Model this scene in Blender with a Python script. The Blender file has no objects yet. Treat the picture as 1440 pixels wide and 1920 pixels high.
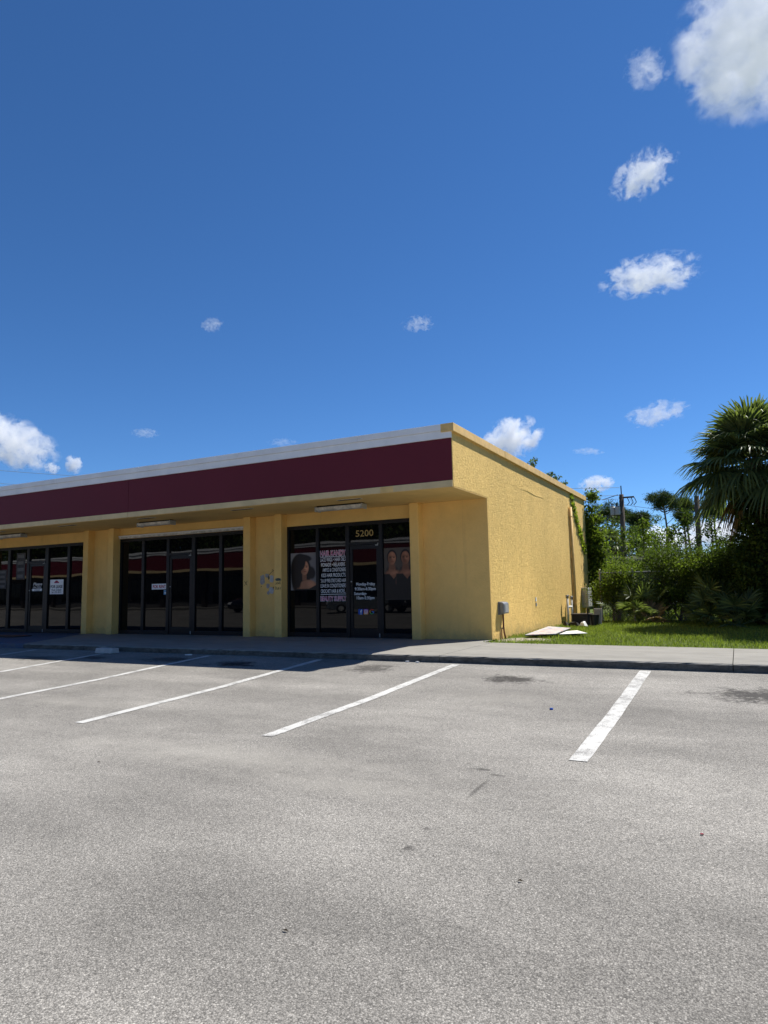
import bpy, bmesh, math, random
import numpy as np
from mathutils import Vector, Matrix

# ------------------------------------------------------------------ camera
scene = bpy.context.scene
col = scene.collection
RNG = np.random.default_rng(7)
random.seed(7)

CAM = Vector((4.552, -13.432, 1.074))
YAW, PITCH, ROLL, FPX = -0.4802, 0.1147, -0.0208, 1261.77
_fw = Vector((math.sin(YAW) * math.cos(PITCH), math.cos(YAW) * math.cos(PITCH), math.sin(PITCH)))
_r = Vector((math.cos(YAW), -math.sin(YAW), 0))
_u = _r.cross(_fw)
_R = _r * math.cos(ROLL) + _u * math.sin(ROLL)
_U = _u * math.cos(ROLL) - _r * math.sin(ROLL)
cam_data = bpy.data.cameras.new('camera')
cam_data.sensor_fit = 'VERTICAL'
cam_data.sensor_height = 36.0
cam_data.lens = FPX / 1920 * 36.0
cam_data.clip_start = 0.05
cam_data.clip_end = 30000
cam = bpy.data.objects.new('camera', cam_data)
col.objects.link(cam)
_m = Matrix((( _R.x, _U.x, -_fw.x, CAM.x), (_R.y, _U.y, -_fw.y, CAM.y), (_R.z, _U.z, -_fw.z, CAM.z), (0, 0, 0, 1)))
cam.matrix_world = _m
scene.camera = cam

# ------------------------------------------------------------------ sky and sun
SUN = Vector((0.35, 0.61, 1.0)).normalized()
world = bpy.data.worlds.new('World')
scene.world = world
world.use_nodes = True
wn = world.node_tree
wn.nodes.clear()
w_out = wn.nodes.new('ShaderNodeOutputWorld')
w_bg = wn.nodes.new('ShaderNodeBackground')
w_sky = wn.nodes.new('ShaderNodeTexSky')
w_sky.sky_type = 'NISHITA'
w_sky.sun_disc = False
w_sky.sun_elevation = math.asin(SUN.z)
w_sky.sun_rotation = math.atan2(SUN.x, SUN.y)
w_sky.altitude = 0
w_sky.air_density = 0.75
w_sky.dust_density = 0.0
w_sky.ozone_density = 10.0
w_bg.inputs['Strength'].default_value = 0.074
w_hs = wn.nodes.new('ShaderNodeHueSaturation')
w_hs.inputs['Saturation'].default_value = 1.09
wn.links.new(w_sky.outputs[0], w_hs.inputs['Color'])
wn.links.new(w_hs.outputs[0], w_bg.inputs['Color'])
wn.links.new(w_bg.outputs[0], w_out.inputs['Surface'])

sun_data = bpy.data.lights.new('sun', 'SUN')
sun_data.energy = 4.1
sun_data.angle = math.radians(0.53)
sun_data.color = (1.0, 0.962, 0.90)
sun = bpy.data.objects.new('sun', sun_data)
col.objects.link(sun)
sun.rotation_euler = (-SUN).to_track_quat('-Z', 'Y').to_euler()
sun.location = SUN * 60

scene.view_settings.view_transform = 'Standard'
scene.view_settings.look = 'None'
scene.view_settings.gamma = 1.0
scene.view_settings.use_curve_mapping = False
scene.view_settings.exposure = 0.82
scene.render.engine = 'CYCLES'
scene.cycles.use_denoising = True
scene.cycles.max_bounces = 22
scene.cycles.diffuse_bounces = 4
scene.cycles.glossy_bounces = 4
scene.cycles.transmission_bounces = 6
scene.cycles.transparent_max_bounces = 12
scene.cycles.volume_bounces = 20
scene.cycles.volume_step_rate = 0.5
scene.cycles.caustics_reflective = False
scene.cycles.caustics_refractive = False

# ------------------------------------------------------------------ helpers
class MB:
    """collects faces, builds ONE mesh object"""
    def __init__(s):
        s.v = []; s.f = []
    def quad(s, a, b, c, d):
        n = len(s.v); s.v += [tuple(a), tuple(b), tuple(c), tuple(d)]; s.f.append((n, n+1, n+2, n+3)); return s
    def poly(s, pts):
        n = len(s.v); s.v += [tuple(p) for p in pts]; s.f.append(tuple(range(n, n+len(pts)))); return s
    def box(s, x0, x1, y0, y1, z0, z1):
        n = len(s.v)
        s.v += [(x0,y0,z0),(x1,y0,z0),(x1,y1,z0),(x0,y1,z0),(x0,y0,z1),(x1,y0,z1),(x1,y1,z1),(x0,y1,z1)]
        s.f += [(n,n+3,n+2,n+1),(n+4,n+5,n+6,n+7),(n,n+1,n+5,n+4),(n+1,n+2,n+6,n+5),(n+2,n+3,n+7,n+6),(n+3,n,n+4,n+7)]
        return s
    def prism(s, poly, axis, a, b):
        """poly: 2D points in the plane of the two other axes, extruded along axis from a to b"""
        n = len(s.v); k = len(poly)
        def P(p, t):
            return (t, p[0], p[1]) if axis == 0 else ((p[0], t, p[1]) if axis == 1 else (p[0], p[1], t))
        s.v += [P(p, a) for p in poly] + [P(p, b) for p in poly]
        s.f += [tuple(range(n+k-1, n-1, -1)), tuple(range(n+k, n+2*k))]
        for i in range(k):
            j = (i+1) % k
            s.f.append((n+i, n+j, n+k+j, n+k+i))
        return s
    def tube(s, pts, rad, seg=8, cap=True):
        pts = [Vector(p) for p in pts]
        if not hasattr(rad, '__len__'): rad = [rad]*len(pts)
        n = len(s.v); up = None
        for i, p in enumerate(pts):
            t = (pts[min(i+1, len(pts)-1)] - pts[max(i-1, 0)])
            t = t.normalized() if t.length > 1e-9 else Vector((0,0,1))
            if up is None:
                up = t.orthogonal().normalized()
            else:
                up = (up - t*up.dot(t))
                up = up.normalized() if up.length > 1e-6 else t.orthogonal().normalized()
            w = t.cross(up)
            for k in range(seg):
                a = 2*math.pi*k/seg
                q = p + (up*math.cos(a) + w*math.sin(a))*rad[i]
                s.v.append(tuple(q))
        for i in range(len(pts)-1):
            for k in range(seg):
                a = n+i*seg+k; b = n+i*seg+(k+1) % seg
                s.f.append((a, b, b+seg, a+seg))
        if cap:
            s.f.append(tuple(range(n+seg-1, n-1, -1)))
            e = n+(len(pts)-1)*seg
            s.f.append(tuple(range(e, e+seg)))
        return s
    def lathe(s, c, prof, seg=20):
        """prof: (radius, z) pairs round the vertical through c"""
        n = len(s.v)
        for r, z in prof:
            for k in range(seg):
                a = 2*math.pi*k/seg
                s.v.append((c[0]+r*math.cos(a), c[1]+r*math.sin(a), c[2]+z))
        for i in range(len(prof)-1):
            for k in range(seg):
                a = n+i*seg+k; b = n+i*seg+(k+1) % seg
                s.f.append((a, b, b+seg, a+seg))
        s.f.append(tuple(range(n+seg-1, n-1, -1)))
        e = n+(len(prof)-1)*seg
        s.f.append(tuple(range(e, e+seg)))
        return s
    def build(s, name, mat, parent=None, bevel=0.0, smooth=False):
        me = bpy.data.meshes.new(name)
        me.from_pydata(s.v, [], s.f)
        if len(s.f) > 1:
            bm = bmesh.new(); bm.from_mesh(me); bmesh.ops.recalc_face_normals(bm, faces=bm.faces); bm.to_mesh(me); bm.free()
        me.update()
        o = bpy.data.objects.new(name, me)
        col.objects.link(o)
        if mat is not None: me.materials.append(mat)
        if smooth: me.polygons.foreach_set('use_smooth', [True]*len(me.polygons))
        if bevel > 0:
            b = o.modifiers.new('bevel', 'BEVEL'); b.width = bevel; b.segments = 2; b.limit_method = 'ANGLE'
        if parent is not None: adopt(o, parent)
        return o

def adopt(o, parent):
    o.parent = parent
    o.matrix_parent_inverse = Matrix.Translation(-world_loc(parent))
    return o
def world_loc(o):
    return o['_w'] and Vector(o['_w']) if '_w' in o else Vector((0, 0, 0))
def thing(name, label, cat, loc=(0, 0, 0), group=None):
    o = bpy.data.objects.new(name, None)
    col.objects.link(o)
    o.location = loc
    o.empty_display_size = 0.2
    o['_w'] = [float(c) for c in loc]
    return tag(o, label, cat, group)
def tag(o, label=None, cat=None, group=None, kind=None):
    if label: o['label'] = label
    if cat: o['category'] = cat
    if group: o['group'] = group
    if kind: o['kind'] = kind
    return o
def mesh_np(name, v, f, mat, parent=None, smooth=False):
    """v (n,3) float array, f (m,k) int array of equal-sized faces"""
    me = bpy.data.meshes.new(name)
    v = np.asarray(v, np.float32); f = np.asarray(f, np.int32)
    me.vertices.add(len(v)); me.vertices.foreach_set('co', v.ravel())
    k = f.shape[1]
    me.loops.add(f.size); me.loops.foreach_set('vertex_index', f.ravel())
    me.polygons.add(len(f))
    me.polygons.foreach_set('loop_start', np.arange(0, f.size, k, dtype=np.int32))
    try: me.polygons.foreach_set('loop_total', np.full(len(f), k, np.int32))
    except Exception: pass
    me.update(calc_edges=True); me.validate()
    if smooth: me.polygons.foreach_set('use_smooth', [True]*len(me.polygons))
    me.materials.append(mat)
    o = bpy.data.objects.new(name, me)
    col.objects.link(o)
    if parent is not None: adopt(o, parent)
    return o

# ------------------------------------------------------------------ materials
class NT:
    def __init__(s, name):
        s.m = bpy.data.materials.new(name); s.m.use_nodes = True
        s.t = s.m.node_tree; s.t.nodes.clear()
        s.out = s.n('OutputMaterial')
    def n(s, kind, **kw):
        nd = s.t.nodes.new('ShaderNode'+kind)
        for k, v in kw.items():
            if k in nd.inputs: nd.inputs[k].default_value = v
            else: setattr(nd, k, v)
        return nd
    def l(s, a, b):
        s.t.links.new(a, b); return s
    def pos(s):
        return s.n('NewGeometry').outputs['Position']
    def mapping(s, vec, scale=(1,1,1), loc=(0,0,0), rot=(0,0,0)):
        m = s.n('Mapping'); m.inputs['Scale'].default_value = scale; m.inputs['Location'].default_value = loc; m.inputs['Rotation'].default_value = rot
        s.l(vec, m.inputs['Vector']); return m.outputs[0]
    def noise(s, vec, scale, detail=4, rough=0.55, dist=0.0):
        n = s.n('TexNoise'); n.inputs['Scale'].default_value = scale; n.inputs['Detail'].default_value = detail
        n.inputs['Roughness'].default_value = rough; n.inputs['Distortion'].default_value = dist
        s.l(vec, n.inputs['Vector']); return n.outputs['Fac']
    def voro(s, vec, scale, feature='F1'):
        n = s.n('TexVoronoi'); n.feature = feature; n.inputs['Scale'].default_value = scale
        s.l(vec, n.inputs['Vector']); return n
    def ramp(s, fac, stops):
        r = s.n('ValToRGB'); e = r.color_ramp.elements
        while len(e) < len(stops): e.new(0.5)
        for i, (p, c) in enumerate(stops):
            e[i].position = p
            e[i].color = (c, c, c, 1) if not hasattr(c, '__len__') else (c[0], c[1], c[2], 1)
        s.l(fac, r.inputs[0]); return r.outputs[0]
    def mix(s, fac, a, b, mode='MIX'):
        m = s.n('Mix'); m.data_type = 'RGBA'; m.blend_type = mode; m.clamp_factor = True
        for i, val in ((0, fac), (6, a), (7, b)):
            sock = m.inputs[i]
            if hasattr(val, 'is_linked'): s.l(val, sock)
            elif hasattr(val, '__len__'): sock.default_value = (val[0], val[1], val[2], 1)
            else: sock.default_value = val if i == 0 else (val, val, val, 1)
        return m.outputs[2]
    def math(s, op, a, b=None, c=None, clamp=False):
        m = s.n('Math'); m.operation = op; m.use_clamp = clamp
        for i, val in enumerate((a, b, c)):
            if val is None: continue
            if hasattr(val, 'is_linked'): s.l(val, m.inputs[i])
            else: m.inputs[i].default_value = val
        return m.outputs[0]
    def bump(s, h, strength=0.5, dist=0.01, normal=None):
        b = s.n('Bump'); b.inputs['Strength'].default_value = strength; b.inputs['Distance'].default_value = dist
        s.l(h, b.inputs['Height'])
        if normal is not None: s.l(normal, b.inputs['Normal'])
        return b.outputs[0]
    def principled(s, color, rough=0.8, normal=None, metal=0.0, spec=None, ior=None):
        p = s.n('BsdfPrincipled')
        for sock, val in (('Base Color', color), ('Roughness', rough), ('Metallic', metal)):
            if hasattr(val, 'is_linked'): s.l(val, p.inputs[sock])
            elif hasattr(val, '__len__'): p.inputs[sock].default_value = (val[0], val[1], val[2], 1)
            else: p.inputs[sock].default_value = val
        if spec is not None: p.inputs['Specular IOR Level'].default_value = spec
        if ior is not None: p.inputs['IOR'].default_value = ior
        if normal is not None: s.l(normal, p.inputs['Normal'])
        s.l(p.outputs[0], s.out.inputs['Surface'])
        return p

def plain(name, c, rough=0.7, metal=0.0, var=0.12, scale=6.0, bump=0.0, spec=0.3):
    """painted or plain surface with a little blotchy wear"""
    t = NT(name); p = t.pos()
    n = t.noise(p, scale, 5, 0.6)
    dark = [max(0, x*(1-var)) for x in c]; lite = [min(1, x*(1+var*0.6)) for x in c]
    colr = t.ramp(n, [(0.3, dark), (0.72, lite)])
    nb = t.bump(t.noise(p, scale*12, 3), bump, 0.004) if bump else None
    t.principled(colr, rough, nb, metal, spec)
    return t.m

def stucco_mat(name, c, strong):
    t = NT(name); p = t.pos()
    big = t.noise(p, 0.55, 4, 0.6)
    mid = t.noise(p, 3.2, 5, 0.65)
    c1 = t.ramp(big, [(0.32, [x*0.86 for x in c]), (0.7, [min(1, x*1.06) for x in c])])
    c2 = t.mix(0.22, c1, t.ramp(mid, [(0.35, [x*0.82 for x in c]), (0.65, [min(1, x*1.1) for x in c])]))
    # skip trowel: flattened blobs with ragged ridges
    pm = t.mapping(p, (1, 1, 0.62))
    warp = t.noise(pm, 6, 3, 0.6)
    n1 = t.noise(pm, 24 if strong else 26, 3, 0.55, 1.4)
    n2 = t.noise(pm, 60, 3, 0.6, 0.6)
    ridge = t.ramp(n1, [(0.40, 0.0), (0.52, 0.75), (0.60, 1.0)])
    h = t.math('ADD', t.math('MULTIPLY', ridge, t.math('ADD', warp, 0.35)), t.math('MULTIPLY', n2, 0.45))
    # low spots of the relief get a darker tone
    c3 = t.mix(t.math('MULTIPLY', t.ramp(n1, [(0.36, 1.0), (0.47, 0.0)]), 0.28 if strong else 0.10), c2, [x*0.6 for x in c])
    # splash-back and rust-brown run marks, ragged
    sx = t.n('SeparateXYZ'); t.l(p, sx.inputs[0])
    runs = t.ramp(t.noise(t.mapping(p, (5.0, 5.0, 0.35)), 1.0, 5, 0.7), [(0.56, 0.0), (0.74, 0.30)])
    c3 = t.mix(runs, c3, (c[0]*0.55, c[1]*0.50, c[2]*0.55))
    spl = t.math('ADD', t.math('MULTIPLY', sx.outputs[2], 1.7), t.math('MULTIPLY', t.math('SUBTRACT', t.noise(p, 4.0, 6, 0.75), 0.5), 1.5))
    c3 = t.mix(t.ramp(spl, [(0.0, 0.30), (0.34, 0.0)]), c3, (0.24, 0.175, 0.11))
    nb = t.bump(h, 0.9 if strong else 0.35, 0.014 if strong else 0.008)
    t.principled(c3, 0.75, nb, 0, 0.25)
    return t.m

def asphalt_mat():
    t = NT('asphalt'); p = t.pos()
    flat = t.mapping(p, (1, 1, 0.0))
    v1 = t.voro(flat, 145); v2 = t.voro(t.mapping(flat, (1,1,1), (3.1, 1.7, 0)), 260)
    rnd = t.n('SeparateColor'); t.l(v1.outputs['Color'], rnd.inputs[0])
    rnd2 = t.n('SeparateColor'); t.l(v2.outputs['Color'], rnd2.inputs[0])
    s1 = t.ramp(rnd.outputs[0], [(0.0, 0.095), (0.35, 0.15), (0.75, 0.205), (0.96, 0.30), (1.0, 0.42)])
    s2 = t.ramp(rnd2.outputs[1], [(0.0, 0.07), (0.5, 0.15), (1.0, 0.3)])
    stones = t.mix(0.38, s1, s2)
    gap = t.ramp(v1.outputs['Distance'], [(0.40, 1.0), (0.80, 0.52)])
    stones = t.mix(1.0, stones, gap, 'MULTIPLY')
    big = t.noise(t.mapping(flat, (0.32, 0.6, 1)), 1.0, 5, 0.6)
    mid = t.noise(t.mapping(flat, (1.0, 2.0, 1)), 1.3, 6, 0.65, 0.5)
    tone = t.ramp(big, [(0.30, 0.72), (0.5, 0.98), (0.70, 1.24)])
    tone2 = t.ramp(mid, [(0.28, 0.86), (0.52, 1.0), (0.75, 1.08)])
    c = t.mix(1.0, stones, tone, 'MULTIPLY')
    c = t.mix(1.0, c, tone2, 'MULTIPLY')
    c = t.mix(1.0, c, (1.66, 1.56, 1.38), 'MULTIPLY')
    # worn wheel bands along the aisle and drips down the middle of the bays
    band = t.noise(t.mapping(flat, (0.09, 1.15, 1), (0, 0.4, 0), (0, 0, 0.16)), 1.0, 4, 0.6, 0.4)
    c = t.mix(1.0, c, t.ramp(band, [(0.34, 0.90), (0.5, 1.0), (0.66, 1.10)]), 'MULTIPLY')
    drip = t.ramp(t.noise(flat, 4.2, 3, 0.5), [(0.72, 0.0), (0.78, 0.45)])
    c = t.mix(drip, c, (0.085, 0.078, 0.068))
    # oil stains and wet-looking dirt with shapes of their own
    wob = t.noise(flat, 3.0, 5, 0.7)
    fine = t.noise(flat, 14.0, 4, 0.7)
    mask = None
    for (x, y, rx, ry, k) in ((-3.3, -4.15, 0.75, 0.42, 0.8), (-5.0, -4.0, 0.9, 0.4, 0.6), (1.75, -4.45, 0.62, 0.42, 0.72), (4.75, -4.75, 0.95, 0.62, 0.72), (-0.6, -4.05, 0.5, 0.6, 0.55),
                              (-8.2, -4.4, 1.1, 0.4, 0.55), (2.72, -8.35, 0.14, 0.06, 0.5), (2.86, -8.45, 0.08, 0.05, 0.6), (2.83, -8.75, 0.03, 0.28, 0.42), (2.80, -9.6, 0.05, 0.05, 0.5), (2.82, -9.9, 0.05, 0.05, 0.45), (-6.9, -4.1, 0.7, 0.3, 0.6), (7.4, -4.6, 0.9, 0.5, 0.6)):
        d = t.n('VectorMath'); d.operation = 'SUBTRACT'; t.l(flat, d.inputs[0]); d.inputs[1].default_value = (x, y, 0)
        e = t.n('VectorMath'); e.operation = 'MULTIPLY'; t.l(d.outputs[0], e.inputs[0]); e.inputs[1].default_value = (1/rx, 1/ry, 0)
        g = t.n('VectorMath'); g.operation = 'LENGTH'; t.l(e.outputs[0], g.inputs[0])
        r = t.math('ADD', g.outputs['Value'], t.math('MULTIPLY', t.math('SUBTRACT', wob, 0.5), 1.9))
        r = t.math('ADD', r, t.math('MULTIPLY', t.math('SUBTRACT', fine, 0.5), 1.6))
        mk = t.math('MULTIPLY', t.ramp(r, [(0.30, 1.0), (0.78, 0.0)]), min(1.0, k*1.2))
        mask = mk if mask is None else t.math('MAXIMUM', mask, mk)
    # bleached, sandy sweeps where water has dried
    lite = None
    for (x, y, rx, ry, k) in ((0.6, -8.75, 2.3, 0.42, 0.34), (1.9, -9.05, 1.2, 0.30, 0.30), (-3.0, -7.4, 1.8, 0.35, 0.26), (1.9, -5.6, 0.9, 0.45, 0.24), (5.4, -5.3, 1.0, 0.5, 0.24)):
        d = t.n('VectorMath'); d.operation = 'SUBTRACT'; t.l(flat, d.inputs[0]); d.inputs[1].default_value = (x, y, 0)
        e = t.n('VectorMath'); e.operation = 'MULTIPLY'; t.l(d.outputs[0], e.inputs[0]); e.inputs[1].default_value = (1/rx, 1/ry, 0)
        g = t.n('VectorMath'); g.operation = 'LENGTH'; t.l(e.outputs[0], g.inputs[0])
        r = t.math('ADD', g.outputs['Value'], t.math('MULTIPLY', t.math('SUBTRACT', wob, 0.5), 1.8))
        mk = t.math('MULTIPLY', t.ramp(r, [(0.2, 1.0), (1.0, 0.0)]), k)
        lite = mk if lite is None else t.math('MAXIMUM', lite, mk)
    c = t.mix(lite, c, (0.40, 0.375, 0.325))
    c = t.mix(mask, c, (0.022, 0.019, 0.017))
    # hairline cracks, far between
    wv = t.n('TexVoronoi'); wv.feature = 'DISTANCE_TO_EDGE'; wv.inputs['Scale'].default_value = 0.22
    t.l(t.mix(0.12, flat, t.n('TexNoise', Scale=1.5).outputs['Color']), wv.inputs['Vector'])
    crack = t.math('MULTIPLY', t.ramp(wv.outputs['Distance'], [(0.0, 1.0), (0.004, 0.0)]), t.ramp(big, [(0.62, 0.0), (0.75, 0.12)]))
    c = t.mix(crack, c, (0.05, 0.046, 0.04))
    h = t.math('SUBTRACT', t.math('MULTIPLY', rnd.outputs[0], 0.5), v1.outputs['Distance'])
    nb = t.bump(h, 0.42, 0.005)
    t.principled(c, 0.85, nb, 0, 0.25)
    return t.m

def concrete_mat(name, c, dirt=0.35, moss=False):
    t = NT(name); p = t.pos()
    big = t.noise(t.mapping(p, (0.5, 1.2, 1)), 1.4, 6, 0.65)
    streak = t.noise(t.mapping(p, (1.2, 9.0, 1)), 2.0, 5, 0.6, 0.3)
    fine = t.noise(p, 60, 4, 0.7)
    c1 = t.ramp(big, [(0.28, [x*(1-dirt) for x in c]), (0.7, [min(1, x*1.12) for x in c])])
    c1 = t.mix(0.45, c1, t.ramp(streak, [(0.35, [x*0.5 for x in c]), (0.65, [x*1.2 for x in c])]))
    c1 = t.mix(0.3, c1, t.ramp(fine, [(0.3, [x*0.6 for x in c]), (0.7, [x*1.25 for x in c])]))
    # kerb faces carry black mildew, strongest on the vertical face, ragged at the top
    nrm = t.n('SeparateXYZ'); t.l(t.n('NewGeometry').outputs['Normal'], nrm.inputs[0])
    vert = t.math('LESS_THAN', t.math('ABSOLUTE', nrm.outputs[2]), 0.5)
    mil = t.ramp(t.noise(t.mapping(p, (1, 1, 2.5)), 6, 6, 0.75), [(0.30, 0.95), (0.62, 0.45)])
    c1 = t.mix(t.math('MULTIPLY', vert, mil), c1, (0.035, 0.032, 0.028))
    nb = t.bump(t.math('ADD', fine, t.math('MULTIPLY', streak, 0.4)), 0.35, 0.006)
    t.principled(c1, 0.85, nb, 0, 0.25)
    return t.m

def paint_mat(name, c, under=None, wear=0.5):
    """traffic paint: worn through in specks"""
    t = NT(name); p = t.pos()
    a = t.noise(p, 5, 6, 0.75); b = t.noise(p, 90, 3, 0.7)
    w = t.math('MULTIPLY', t.ramp(t.math('ADD', t.math('MULTIPLY', a, 0.55), t.math('MULTIPLY', b, 0.45)), [(0.43, 1.0), (0.50, 0.0)]), wear)
    tone = t.ramp(t.noise(p, 2.2, 4), [(0.3, [x*0.84 for x in c]), (0.7, c)])
    cc = t.mix(w, tone, under or (0.15, 0.145, 0.135))
    t.principled(cc, 0.7, t.bump(b, 0.4, 0.004), 0, 0.3)
    return t.m

def glass_mat(name, tint=(0.004, 0.004, 0.005), ior=1.36):
    """dark tinted storefront glass, faintly wavy"""
    t = NT(name); p = t.pos()
    h = t.noise(t.mapping(p, (0.9, 1, 1.6)), 1.1, 1, 0.4)
    nb = t.bump(h, 0.045, 0.03)
    t.principled(tint, 0.015, nb, 0, 0.5, ior)
    return t.m

def leaf_mat(name, c1, c2, trans=0.45, rough=0.6, spec=0.14):
    t = NT(name)
    g = t.n('NewGeometry')
    colr = t.ramp(g.outputs['Random Per Island'], [(0.0, c1), (0.75, c2), (1.0, [min(1, x*1.5) for x in c2])])
    d = t.n('BsdfPrincipled'); t.l(colr, d.inputs['Base Color']); d.inputs['Roughness'].default_value = rough
    d.inputs['Specular IOR Level'].default_value = spec
    tr = t.n('BsdfTranslucent'); t.l(t.mix(1.0, colr, (1.5, 1.6, 0.7), 'MULTIPLY'), tr.inputs['Color'])
    m = t.n('MixShader'); m.inputs[0].default_value = trans
    t.l(d.outputs[0], m.inputs[1]); t.l(tr.outputs[0], m.inputs[2]); t.l(m.outputs[0], t.out.inputs['Surface'])
    return t.m

def bark_mat(name, c):
    t = NT(name); p = t.pos()
    n = t.noise(t.mapping(p, (1, 1, 0.25)), 22, 5, 0.7)
    t.principled(t.ramp(n, [(0.3, [x*0.5 for x in c]), (0.7, [x*1.3 for x in c])]), 0.9, t.bump(n, 0.8, 0.02), 0, 0.2)
    return t.m

YEL = (0.93, 0.625, 0.20)
M = {}
M['stucco_side'] = stucco_mat('rough_yellow_stucco', YEL, True)
M['stucco'] = stucco_mat('yellow_stucco', (0.90, 0.58, 0.19), False)
M['trim_yellow'] = plain('yellow_trim_paint', (0.80, 0.53, 0.20), 0.6, bump=0.2, var=0.18)
M['soffit'] = plain('soffit_paint', (0.76, 0.52, 0.20), 0.8, var=0.12, scale=1.5, bump=0.15)
M['beige'] = plain('beige_fascia_paint', (0.74, 0.56, 0.29), 0.7, var=0.16, scale=2.5, bump=0.1)
M['burgundy'] = plain('burgundy_panel', (0.138, 0.014, 0.023), 0.6, var=0.08, scale=0.8)
M['white_cap'] = plain('white_parapet_paint', (0.90, 0.89, 0.86), 0.6, var=0.10, scale=2.0, bump=0.15)
M['white'] = plain('white_plastic', (0.78, 0.77, 0.74), 0.5, var=0.1)
M['dirty_white'] = plain('dirty_white_metal', (0.62, 0.59, 0.52), 0.55, var=0.4, scale=9)
M['bronze'] = plain('dark_bronze_aluminium', (0.010, 0.010, 0.011), 0.38, 0.0, var=0.2, spec=0.35)
M['glass'] = glass_mat('tinted_glass')
M['asphalt'] = asphalt_mat()
M['concrete'] = concrete_mat('walk_concrete', (0.30, 0.285, 0.25), 0.5)
M['kerb_block'] = plain('block_concrete', (0.50, 0.48, 0.45), 0.85, var=0.2, scale=14, bump=0.4)
M['blue_paint'] = paint_mat('worn_blue_paint', (0.085, 0.12, 0.19), (0.13, 0.13, 0.13), 0.8)
M['stripe'] = paint_mat('white_traffic_paint', (0.60, 0.59, 0.55), (0.2, 0.19, 0.175), 0.85)
M['black'] = plain('black_plastic', (0.012, 0.012, 0.013), 0.5, var=0.3)
M['dark_brown'] = plain('dark_brown_metal', (0.03, 0.022, 0.018), 0.5, var=0.4, scale=12)
M['grey_metal'] = plain('grey_painted_metal', (0.23, 0.24, 0.25), 0.45, 0.2, var=0.15)
M['grey_light'] = plain('light_grey_metal', (0.42, 0.42, 0.40), 0.5, 0.1, var=0.18)
M['red_conduit'] = plain('rust_red_conduit', (0.17, 0.05, 0.03), 0.6, var=0.3, scale=20)
M['pvc'] = plain('pvc_pipe', (0.68, 0.66, 0.6), 0.45, var=0.15, scale=12)
M['galv'] = plain('galvanised_steel', (0.30, 0.30, 0.29), 0.45, 0.6, var=0.2, scale=15)
M['wood_pole'] = bark_mat('weathered_pole_wood', (0.12, 0.095, 0.075))
M['bark'] = bark_mat('grey_bark', (0.13, 0.105, 0.08))
M['pine_bark'] = bark_mat('pine_bark', (0.16, 0.11, 0.08))
M['palm_bark'] = bark_mat('palm_trunk', (0.10, 0.085, 0.065))
M['leaf_dark'] = leaf_mat('dark_shrub_leaves', (0.024, 0.042, 0.011), (0.075, 0.11, 0.022), 0.44)
M['leaf_mid'] = leaf_mat('mid_green_leaves', (0.034, 0.058, 0.012), (0.115, 0.155, 0.026), 0.50)
M['leaf_lime'] = leaf_mat('lime_vine_leaves', (0.09, 0.14, 0.018), (0.2, 0.25, 0.03), 0.5)
M['needle'] = leaf_mat('pine_needles', (0.022, 0.040, 0.014), (0.06, 0.085, 0.028), 0.25)
M['frond'] = leaf_mat('palm_frond', (0.040, 0.062, 0.024), (0.12, 0.15, 0.055), 0.34, 0.45, 0.22)
M['frond_dry'] = leaf_mat('dry_palm_frond', (0.12, 0.085, 0.045), (0.22, 0.16, 0.085), 0.3)
M['grass'] = leaf_mat('grass_blades', (0.095, 0.135, 0.026), (0.185, 0.23, 0.05), 0.42)

# ================================================================== SETTING
LOT_Y = [-140, -60, -30, -20, -14, -11, -8.2, -6, -4.5, -3.2, 0.0]
LOT_Z = [-0.3, -0.3, -0.36, -0.42, -0.43, -0.39, -0.31, -0.24, -0.165, -0.106, -0.09]
def lot_z(y):
    return float(np.interp(y, LOT_Y, LOT_Z))

g = MB(); g.quad((-3000, -3000, -0.62), (3000, -3000, -0.62), (3000, 3000, -0.62), (-3000, 3000, -0.62))
t = NT('far_ground'); n_ = t.noise(t.pos(), 0.05, 5)
t.principled(t.ramp(n_, [(0.3, (0.05, 0.075, 0.02)), (0.7, (0.11, 0.12, 0.05))]), 0.9, None, 0, 0.1)
tag(g.build('ground', t.m), kind='structure')

# parking lot: a sheet that falls gently away from the kerb to a shallow swale
ys = sorted(set([-140, -60, -45, -30, -25, -20] + list(np.round(np.arange(-18, -3.19, 0.4), 2)) + [-3.1]))
lot = MB()
for i in range(len(ys)-1):
    a, b = ys[i], ys[i+1]
    lot.quad((-110, a, lot_z(a)), (70, a, lot_z(a)), (70, b, lot_z(b)), (-110, b, lot_z(b)))
tag(lot.build('parking_lot', M['asphalt']), kind='structure')

def stripe(xa, xb, y0, y1, w=0.125):
    """a painted line that follows the fall of the lot, ragged ends"""
    s = MB(); yy = np.arange(y0, y1-0.001, -0.25).tolist() + [y1]
    for i in range(len(yy)-1):
        a, b = yy[i], yy[i+1]
        x = xa+(xb-xa)*(a-y0)/(y1-y0)
        j = [random.uniform(-0.004, 0.004) for _ in range(4)]
        if i: j[0], j[1] = last
        s.quad((x-w/2+j[0], a, lot_z(a)+0.005), (x+w/2+j[1], a, lot_z(a)+0.005), (x+w/2+j[2], b, lot_z(b)+0.005), (x-w/2+j[3], b, lot_z(b)+0.005))
        last = (j[3], j[2])
    return s
where = ['white painted parking line nearest the grass side, in full sun', 'white painted parking line ending at the kerb below the lone corner column',
         'white painted parking line half shaded, below the hair shop door', 'white painted parking line pointing at the dark oil stain by the kerb',
         'white painted parking line that runs into the small concrete wheel stop', 'white painted parking line at the far left beside the blue ramp']
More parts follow.
